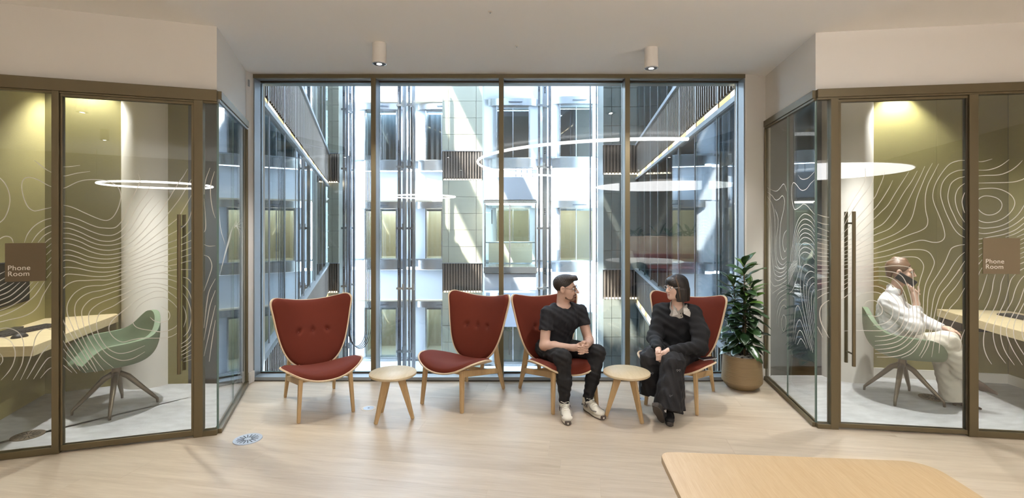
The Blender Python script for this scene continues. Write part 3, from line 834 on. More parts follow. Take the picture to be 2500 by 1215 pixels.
# ------------------------------------------------------------------ round side tables
def side_table(x, y, angs, lab):
    t = empty('side_table', (x, y, 0)); tag(t, lab, 'side table', 'round oak side tables')
    m = MB().lathe([(.182, .352), (.190, .358), (.190, .372), (.188, .374)], 72); m.build('table_top', 'oak_top', t, auto=50)
    for a in angs:
        c, s = math.cos(R(a)), math.sin(R(a))
        m = MB()
        beam(m, (c * .168, s * .168, 0), (c * .062, s * .062, .353), (.024, .026), (.024, .066), (-s, c, 0))
        m.build('leg', 'oak_leg', t, bevel=.005)
    return t
side_table(-.976, 3.965, (-129, -7, 138), 'round oak side table between the two empty lounge chairs')
side_table(.945, 3.985, (176, -57, 40), 'round oak side table between the man and the woman')

# ------------------------------------------------------------------ big table at the camera
tb = empty('meeting_table', (.553, 1.818, 0), R(-4.6)); tag(tb, 'large oak table top with rounded corners near the camera', 'table')
poly = []
Wt, Lt, rc = .945, 1.5, .045
for cx_, cy_, a0 in ((Wt - rc * 2, -rc * 2, 0), (rc, -rc, 90), (rc, -Lt + rc, 180), (Wt - rc, -Lt + rc, 270)):
    r_ = rc * 2 if a0 == 0 else rc
    for k in range(9):
        a = R(a0 + 90 * k / 8); poly.append((cx_ + r_ * math.cos(a), cy_ + r_ * math.sin(a)))
MB().prism(poly, .716, .74).build('table_top', 'table_oak', tb, bevel=.002)
for x, y in ((.12, -.2), (Wt - .12, -.2), (.12, -Lt + .2), (Wt - .12, -Lt + .2)):
    MB().cyl((x, y, 0), (x, y, .716), .018, .024, 16).build('leg', 'oak_leg', tb, auto=40)

# ------------------------------------------------------------------ floor outlets and vents
mat('vent_metal', (178, 186, 196), 0.4, metal=.4)
mat('vent_shaded', (110, 98, 84), 0.5, metal=.3)  # same vent metal with the phone room shade put into its colour
mat('slot_black', (12, 12, 14), 0.8)
mat('floor_disc', (214, 200, 180), 0.5)
def vent(x, y, z, r, mt, lab, group='round swirl floor vents'):
    t = empty('floor_vent', (x, y, z)); tag(t, lab, 'floor vent', group)
    MB().lathe([(r, 0), (r, .003), (r * .985, .005), (r * .86, .004), (r * .85, .003)], 56).build('rim', mt, t, auto=40)
    MB().lathe([(r * .85, .001), (r * .84, .0035)], 56).build('plate', mt, t)
    MB().lathe([(r * .2, .0036), (r * .19, .005)], 24).build('hub', mt, t)
    for k in range(16):
        a = 2 * PI * k / 16 + .1
        MB().box((math.cos(a) * r * .5, math.sin(a) * r * .5, .0042), (r * .5, r * .05, .0012), a).build('slot', 'slot_black', t)
vent(-1.951, 3.569, 0, .098, 'vent_metal', 'round silver swirl floor vent on the oak floor')
vent(-3.623, 3.617, .006, .098, 'vent_shaded', 'round swirl floor vent with shade in its colour, in the carpet under the left desk')
vent(3.823, 4.401, .006, .098, 'vent_shaded', 'round swirl floor vent in the carpet under the seated woman')
def outlet(x, y, lab):
    t = empty('floor_outlet', (x, y, 0)); tag(t, lab, 'floor outlet', 'small round floor outlets')
    MB().lathe([(.062, 0), (.062, .0016), (.060, .002)], 40).build('ring', 'floor_disc', t)
    MB().lathe([(.046, .0015), (.045, .003)], 40).build('cover', 'vent_metal', t)
    MB().box((0, 0, .0035), (.014, .008, .001)).build('keyhole', 'slot_black', t)
outlet(-1.236, 4.168, 'small round floor outlet beside the first side table')
outlet(1.165, 4.391, 'small round floor outlet behind the second side table')

# ------------------------------------------------------------------ potted plant
mat('pot_clay', (138, 116, 84), 0.55, noise=.10, scale=4, stretch=(1, 1, 14), bump=.25, bscale=10)
mat('leaf_green', (46, 74, 36), 0.28, noise=.25, scale=9, spec=.6, coat=.2)
mat('leaf_dark', (34, 56, 32), 0.30, noise=.25, scale=9, spec=.6, coat=.2)
mat('leaf_young', (74, 104, 40), 0.32, noise=.2, scale=9, spec=.5)
mat('stem_brown', (78, 64, 44), 0.8)
mat('soil', (52, 42, 34), 0.95)
mat('pebble', (214, 212, 208), 0.6, noise=.12, scale=20)
pt = empty('potted_plant', (2.235, 4.70, 0)); tag(pt, 'tall glossy rubber plant in a ribbed brown pot in the window corner', 'plant')
prof = [(.118, 0), (.124, .003), (.160, .036), (.183, .066)]
for k in range(40):
    z = .072 + k * (.320 - .072) / 39
    prof.append((.184 - .013 * (k / 39) ** 1.3 + .0014 * math.sin(k * 2.4), z))
prof += [(.168, .324), (.160, .322), (.158, .30)]
MB().lathe(prof, 64).build('pot', 'pot_clay', pt, auto=55)
MB().lathe([(.158, .295), (.157, .302)], 40).build('soil', 'soil', pt)
me_p = None; rg_ = random.Random(11)
bm = bmesh.new(); bmesh.ops.create_icosphere(bm, subdivisions=2, radius=1.0)
me_p = bpy.data.meshes.new('pebble'); bm.to_mesh(me_p); bm.free(); me_p.materials.append(M['pebble']); me_p.polygons.foreach_set('use_smooth', [True] * len(me_p.polygons))
for k in range(70):
    a = rg_.uniform(0, 2 * PI); r = .148 * math.sqrt(rg_.uniform(.08, 1))
    o = link(bpy.data.objects.new('pebble', me_p), pt); s = rg_.uniform(.011, .019)
    o.scale = (s * rg_.uniform(.9, 1.3), s, s * .7); o.location = (r * math.cos(a), r * math.sin(a), .308 + rg_.uniform(0, .010)); o.rotation_euler = (rg_.uniform(-.4, .4), rg_.uniform(-.4, .4), a)
def leaf_mesh(name, L, W, droop, fold):
    vs, fs = [], []; nu, nv = 9, 5
    for i in range(nu):
        t = i / (nu - 1)
        wdt = W * (math.sin(PI * min(1, t * .97 + .02) ** 1.25) ** .8) * (1 if t > .0 else 0) + .002
        if t < .12: wdt = W * .12 * (1 + t * 2)
        y = L * t; z = -droop * L * t * t
        for j in range(nv):
            s = -1 + 2 * j / (nv - 1)
            vs.append((s * wdt / 2, y - abs(s) * .0, z + fold * abs(s) * wdt / 2 + .004 * math.sin(t * 9 + s)))
    for i in range(nu - 1):
        for j in range(nv - 1):
            a = i * nv + j; fs.append((a, a + 1, a + nv + 1, a + nv))
    off = len(vs); vs += [(x, y, z - .0012) for x, y, z in vs]
    fs += [tuple(q + off for q in f[::-1]) for f in fs]
    per = [j for j in range(nv)] + [i * nv + nv - 1 for i in range(1, nu)] + [(nu - 1) * nv + j for j in range(nv - 2, -1, -1)] + [i * nv for i in range(nu - 2, 0, -1)]
    for q in range(len(per)):
        a, b = per[q], per[(q + 1) % len(per)]; fs.append((b, a, a + off, b + off))
    me = bpy.data.meshes.new(name); me.from_pydata(vs, [], fs); me.polygons.foreach_set('use_smooth', [True] * len(fs))
    return me
leafs = []
for k, (L, W, dr, fo) in enumerate([(.185, .082, .16, .22), (.165, .076, .34, .25), (.20, .088, .26, .2), (.15, .07, .10, .3), (.175, .08, .5, .2)]):
    for mt_ in ('leaf_green', 'leaf_dark', 'leaf_young'):
        me = leaf_mesh('leaf', L, W, dr, fo); me.materials.append(M[mt_]); leafs.append(me)
stems = [((0, 0), (.02, -.01), 1.20), ((-.04, .03), (-.06, .05), 1.02), ((.05, .0), (.085, .0), .98), ((.0, -.05), (-.01, -.085), .86)]
for (x0, y0), (x1, y1), zt in stems:
    MB().tube([(x0, y0, .29), ((x0 + x1) / 2 + .008, (y0 + y1) / 2, .29 + (zt - .29) * .5), (x1, y1, zt)], [.011, .009, .005], 8).build('stem', 'stem_brown', pt, smooth=True)
    n = int((zt - .36) / .0165); ang = rg_.uniform(0, 6)
    for k in range(n):
        f = (k + .5) / n; z = .37 + (zt - .36) * f; ang += 2.4 + rg_.uniform(-.3, .3)
        u = (z - .29) / (zt - .29); px_, py_ = x0 + (x1 - x0) * u, y0 + (y1 - y0) * u
        up = R(-8 + 62 * f ** 2.2 + rg_.uniform(-14, 14))
        yng = f > .82
        me = leafs[rg_.randrange(5) * 3 + (2 if (yng and rg_.random() < .6) else rg_.choice((0, 1, 1, 0)))]
        o = link(bpy.data.objects.new('leaf', me), pt)
        ca, sa = math.cos(ang), math.sin(ang)
        o.location = (px_ + ca * .012, py_ + sa * .012, z)
        o.rotation_euler = (Matrix.Rotation(ang - PI / 2, 3, 'Z') @ Matrix.Rotation(up, 3, 'X') @ Matrix.Rotation(rg_.uniform(-.4, .4), 3, 'Y')).to_euler()
        s = rg_.uniform(.9, 1.2) * (1.0 - .10 * f); o.scale = (s, s, s)

# ------------------------------------------------------------------ phone room desks and kit
mat('black_plastic', (26, 26, 28), 0.45)
mat('screen_black', (20, 21, 25), 0.25)
mat('key_black', (42, 42, 45), 0.5)
dk = empty('corner_desk', (0, 0, 0)); tag(dk, 'angled oak corner desk in the left phone room', 'desk')
DLP = [(-3.455, 3.489), (-3.83, 4.70), (-3.93, 4.77), (-4.405, 4.525), (-3.985, 3.36), (-3.80, 3.445)]
MB().prism(DLP, .635, .71).build('desk_top', 'desk_oak', dk, bevel=.003)
MB().span((-4.38, 4.52), (-3.92, 4.75), .50, .634, .02, off=-.02).build('wall_batten', 'under_desk', dk)
MB().span((-3.985, 3.40), (-4.39, 4.48), .50, .634, .02, off=-.02).build('wall_batten', 'under_desk', dk)
dk2 = empty('corner_desk', (0, 0, 0)); tag(dk2, 'angled oak corner desk in the right phone room', 'desk')
DRP = [(4.284, 4.875), (4.893, 4.770), (4.85, 3.52), (4.02, 3.63)]
MB().prism(DRP, .655, .73).build('desk_top', 'desk_oak', dk2, bevel=.003)
MB().span((4.30, 4.86), (4.87, 4.76), .52, .654, .02, off=-.02).build('wall_batten', 'under_desk', dk2)
MB().span((4.875, 4.74), (4.845, 3.6), .52, .654, .02, off=-.02).build('wall_batten', 'under_desk', dk2)
def keyboard(x, y, z, rz, lab):
    t = empty('keyboard', (x, y, z), rz); tag(t, lab, 'keyboard', 'desk keyboards')
    m = MB().box((0, 0, .008), (.44, .135, .014)); m.build('case', 'black_plastic', t, bevel=.004)
    m = MB()
    for r in range(5):
        for k in range(15):
            m.box((-.2 + k * .0285, -.05 + r * .025, .0175), (.024, .02, .006))
    m.build('keys', 'key_black', t)
    return t
keyboard(-3.985, 3.955, .71, math.atan2(4.135 - 3.76, -3.95 + 3.99), 'black keyboard on the left phone room desk')
keyboard(4.62, 4.33, .73, math.atan2(-.42, -.02), 'black keyboard on the right phone room desk')
ms = empty('computer_mouse', (-3.815, 3.745, .71), R(75)); tag(ms, 'black computer mouse on the left phone room desk', 'mouse')
bm = bmesh.new(); bmesh.ops.create_uvsphere(bm, u_segments=24, v_segments=12, radius=1)
for v in bm.verts:
    v.co = (v.co.x * .055, v.co.y * .032 * (1 - .15 * v.co.x), max(0, v.co.z) * .034 + .001)
me = bpy.data.meshes.new('shell'); bm.to_mesh(me); bm.free(); me.materials.append(M['black_plastic']); me.polygons.foreach_set('use_smooth', [True] * len(me.polygons)); link(bpy.data.objects.new('shell', me), ms)
MB().cyl((.03, -.003, .026), (.03, .003, .026), .008, n=12).build('scroll_wheel', 'key_black', ms)
mn = empty('monitor', (-4.155, 3.98, .71), math.atan2(-.94, .3414)); tag(mn, 'black monitor above the left phone room desk', 'monitor')
MB().box((0, 0, .385), (.56, .03, .36)).build('screen_case', 'black_plastic', mn, bevel=.006)
MB().box((0, .0165, .388), (.54, .002, .335)).build('screen', 'screen_black', mn)
MB().box((0, -.03, .19), (.05, .02, .34)).build('stand', 'black_plastic', mn)
MB().box((0, -.01, .007), (.2, .14, .014)).build('stand_foot', 'black_plastic', mn, bevel=.004)
# door signs
mat('sign_plate_l', (98, 84, 62), 0.5, metal=.25)
mat('sign_plate_r', (126, 112, 88), 0.5, metal=.25)
mat('sign_text', (235, 230, 220), 0.6)
def sign(A, d, t0, t1, z0, z1, side, mt, lab):
    a, b = along(A, d, t0, side * .010), along(A, d, t1, side * .010)
    if a[0] > b[0]: a, b = b, a
    ang = math.atan2(b[1] - a[1], b[0] - a[0]); W_ = math.hypot(b[0] - a[0], b[1] - a[1])
    t = empty('door_sign', (a[0], a[1], z0), ang); tag(t, lab, 'sign', 'phone room signs')
    MB().box((W_ / 2, 0, (z1 - z0) / 2), (W_, .006, z1 - z0)).build('plate', mt, t, bevel=.001)
    for k, (s, zz) in enumerate((('Phone', .078), ('Room', .038))):
        cu = bpy.data.curves.new('lettering', 'FONT'); cu.body = s; cu.size = .047; cu.extrude = .0006; cu.space_character = 1.06
        cu.materials.append(M['sign_text'])
        co = bpy.data.objects.new('lettering', cu); C.objects.link(co)
        bpy.context.view_layer.update()
        me = bpy.data.meshes.new_from_object(co.evaluated_get(bpy.context.evaluated_depsgraph_get()))
        bpy.data.objects.remove(co); bpy.data.curves.remove(cu)
        o = link(bpy.data.objects.new('lettering', me), t); o.location = (.014, -.0038, zz); o.rotation_euler = (R(90), 0, 0)
    for k in range(7): MB().box((.016 + k * .007, -.0035, .014), (.003, .001, .004)).build('braille_dot', mt, t)
sign(LA, DL, 1.265, 1.043, 1.198, 1.46, 1, 'sign_plate_l', 'square bronze phone room sign on the left glass wall')
sign(RA, DR, 1.155, 1.399, 1.218, 1.485, -1, 'sign_plate_r', 'square bronze phone room sign on the right glass wall')

# ------------------------------------------------------------------ green shell armchairs
mat('shell_green', (104, 122, 98), 0.75, noise=.06, scale=30, bump=.05, bscale=300)
mat('base_bronze', (112, 100, 84), 0.32, metal=.75)
def shell_chair():
    t = empty('swivel_armchair', (0, 0, 0))
    ka = np.array([0, 28, 42, 50, 58, 90, 115, 132, 148, 163, 180.])
    kz = np.array([.420, .430, .480, .575, .600, .610, .620, .665, .745, .795, .805])
    kr = np.array([.240, .268, .310, .322, .310, .286, .284, .280, .270, .258, .252])
    na, nr = 96, 18
    A_ = np.arange(na) * 360 / na; AA = np.where(A_ <= 180, A_, 360 - A_)
    def sm(v):
        w_ = np.exp(-0.5 * (np.arange(-4, 5) / 1.5) ** 2); w_ /= w_.sum()
        return sum(w_[q + 4] * np.roll(v, q) for q in range(-4, 5))
    ZR, RH = sm(np.interp(AA, ka, kz)), sm(np.interp(AA, ka, kr))
    V, F = [], []
    for j in range(nr + 1):
        ph = (j / nr) * PI / 2
        g = math.sin(ph) ** .62; hg = 1 - max(0.0, math.cos(ph)) ** .52
        for i in range(na):
            z = .430 + (ZR[i] - .430) * hg - .02 * (1 - g) ** 1.0
            V.append((math.sin(R(A_[i])) * RH[i] * g, -math.cos(R(A_[i])) * RH[i] * g, z))
    for j in range(nr):
        for i in range(na):
            a, b = j * na + i, j * na + (i + 1) % na
            F.append((a, b, b + na, a + na))
    o = mesh_obj('shell', V, F, 'shell_green', t, smooth=True)
    bm = bmesh.new(); bm.from_mesh(o.data); bmesh.ops.remove_doubles(bm, verts=bm.verts, dist=1e-5)
    bmesh.ops.recalc_face_normals(bm, faces=bm.faces); bm.to_mesh(o.data); bm.free()
    sd = o.modifiers.new('thick', 'SOLIDIFY'); sd.thickness = .042; sd.offset = 1 if o.data.polygons[0].normal.z < 0 else -1
    b = o.modifiers.new('round', 'BEVEL'); b.width = .016; b.segments = 3; b.limit_method = 'ANGLE'; b.angle_limit = R(50)
    MB().lathe([(.10, .372), (.105, .378), (.06, .392)], 24).build('mount_plate', 'base_bronze', t, smooth=True)
    MB().lathe([(.034, .27), (.036, .30), (.030, .335), (.034, .36), (.05, .375)], 24).build('column', 'base_bronze', t, smooth=True)
    for k in range(4):
        a = PI / 2 * k; c, s = math.cos(a), math.sin(a)
        m = MB().tube([(c * .02, s * .02, .305), (c * .08, s * .08, .268), (c * .17, s * .17, .165), (c * .262, s * .262, .062), (c * .285, s * .285, .035), (c * .288, s * .288, .0)], [.022, .023, .019, .014, .012, .010], 10)
        m.build('leg', 'base_bronze', t, smooth=True)
    return t
sc1 = shell_chair()
sc2 = copy_tree(sc1)
for o, (x, y), a, lab in ((sc1, (-3.395, 4.146), -32, 'empty green shell armchair in the left phone room'), (sc2, (3.549, 4.394), 60, 'green shell armchair the woman on the phone sits in')):
    o.location = (x, y, .006); o.rotation_euler = (0, 0, R(a)); tag(o, lab, 'chair', 'green swivel armchairs')
    base = R(31 if o is sc1 else 41) - R(a)
    lg = [c for c in o.children if c.name.startswith('leg')]
    for c in lg: c.rotation_euler = (0, 0, base)

# ------------------------------------------------------------------ seating behind the camera, seen only as a reflection in the window
mat('bench_beige', (206, 184, 160), 0.7, noise=.05)
mat('bench_red', (150, 70, 64), 0.8)
mat('table_white', (236, 234, 230), 0.4)
pb = empty('planter_bench', (3.9, -2.1, 0)); tag(pb, 'beige planter bench with red seat cushions and green plants reflected in the window', 'bench')
MB().box((0, -.22, .63), (2.4, .3, 1.25)).build('planter', 'bench_beige', pb, bevel=.01)
MB().box((0, .16, .19), (2.4, .46, .38)).build('bench_base', 'bench_beige', pb, bevel=.01)
for k in range(4): MB().box((-.9 + .6 * k, .16, .44), (.58, .46, .12)).build('seat_cushion', 'bench_red', pb, bevel=.02)
for k in range(4): MB().box((-.9 + .6 * k, -.03, .64), (.58, .08, .34)).build('back_cushion', 'bench_red', pb, bevel=.02)
rr_ = random.Random(9)
for k in range(46):
    o = link(bpy.data.objects.new('leaf', leafs[rr_.randrange(15)]), pb); a = rr_.uniform(0, 6.28); s_ = rr_.uniform(1.4, 2.4); o.scale = (s_ * .6, s_, s_)
    o.location = (rr_.uniform(-1.1, 1.1), -.22 + rr_.uniform(-.08, .08), 1.25); o.rotation_euler = (Matrix.Rotation(a, 3, 'Z') @ Matrix.Rotation(R(rr_.uniform(25, 75)), 3, 'X')).to_euler()
wt = empty('cafe_table', (3.0, -.98, 0)); tag(wt, 'white topped round cafe table reflected in the window', 'table')
MB().lathe([(.84, .71), (.86, .72), (.86, .738), (.85, .742)], 48).build('table_top', 'table_white', wt, auto=40)
MB().lathe([(.04, .02), (.035, .1), (.035, .71)], 20).build('pedestal', 'frame_grey', wt, auto=40)
MB().lathe([(.3, 0), (.3, .012), (.05, .03)], 36).build('base_plate', 'frame_grey', wt, auto=40)
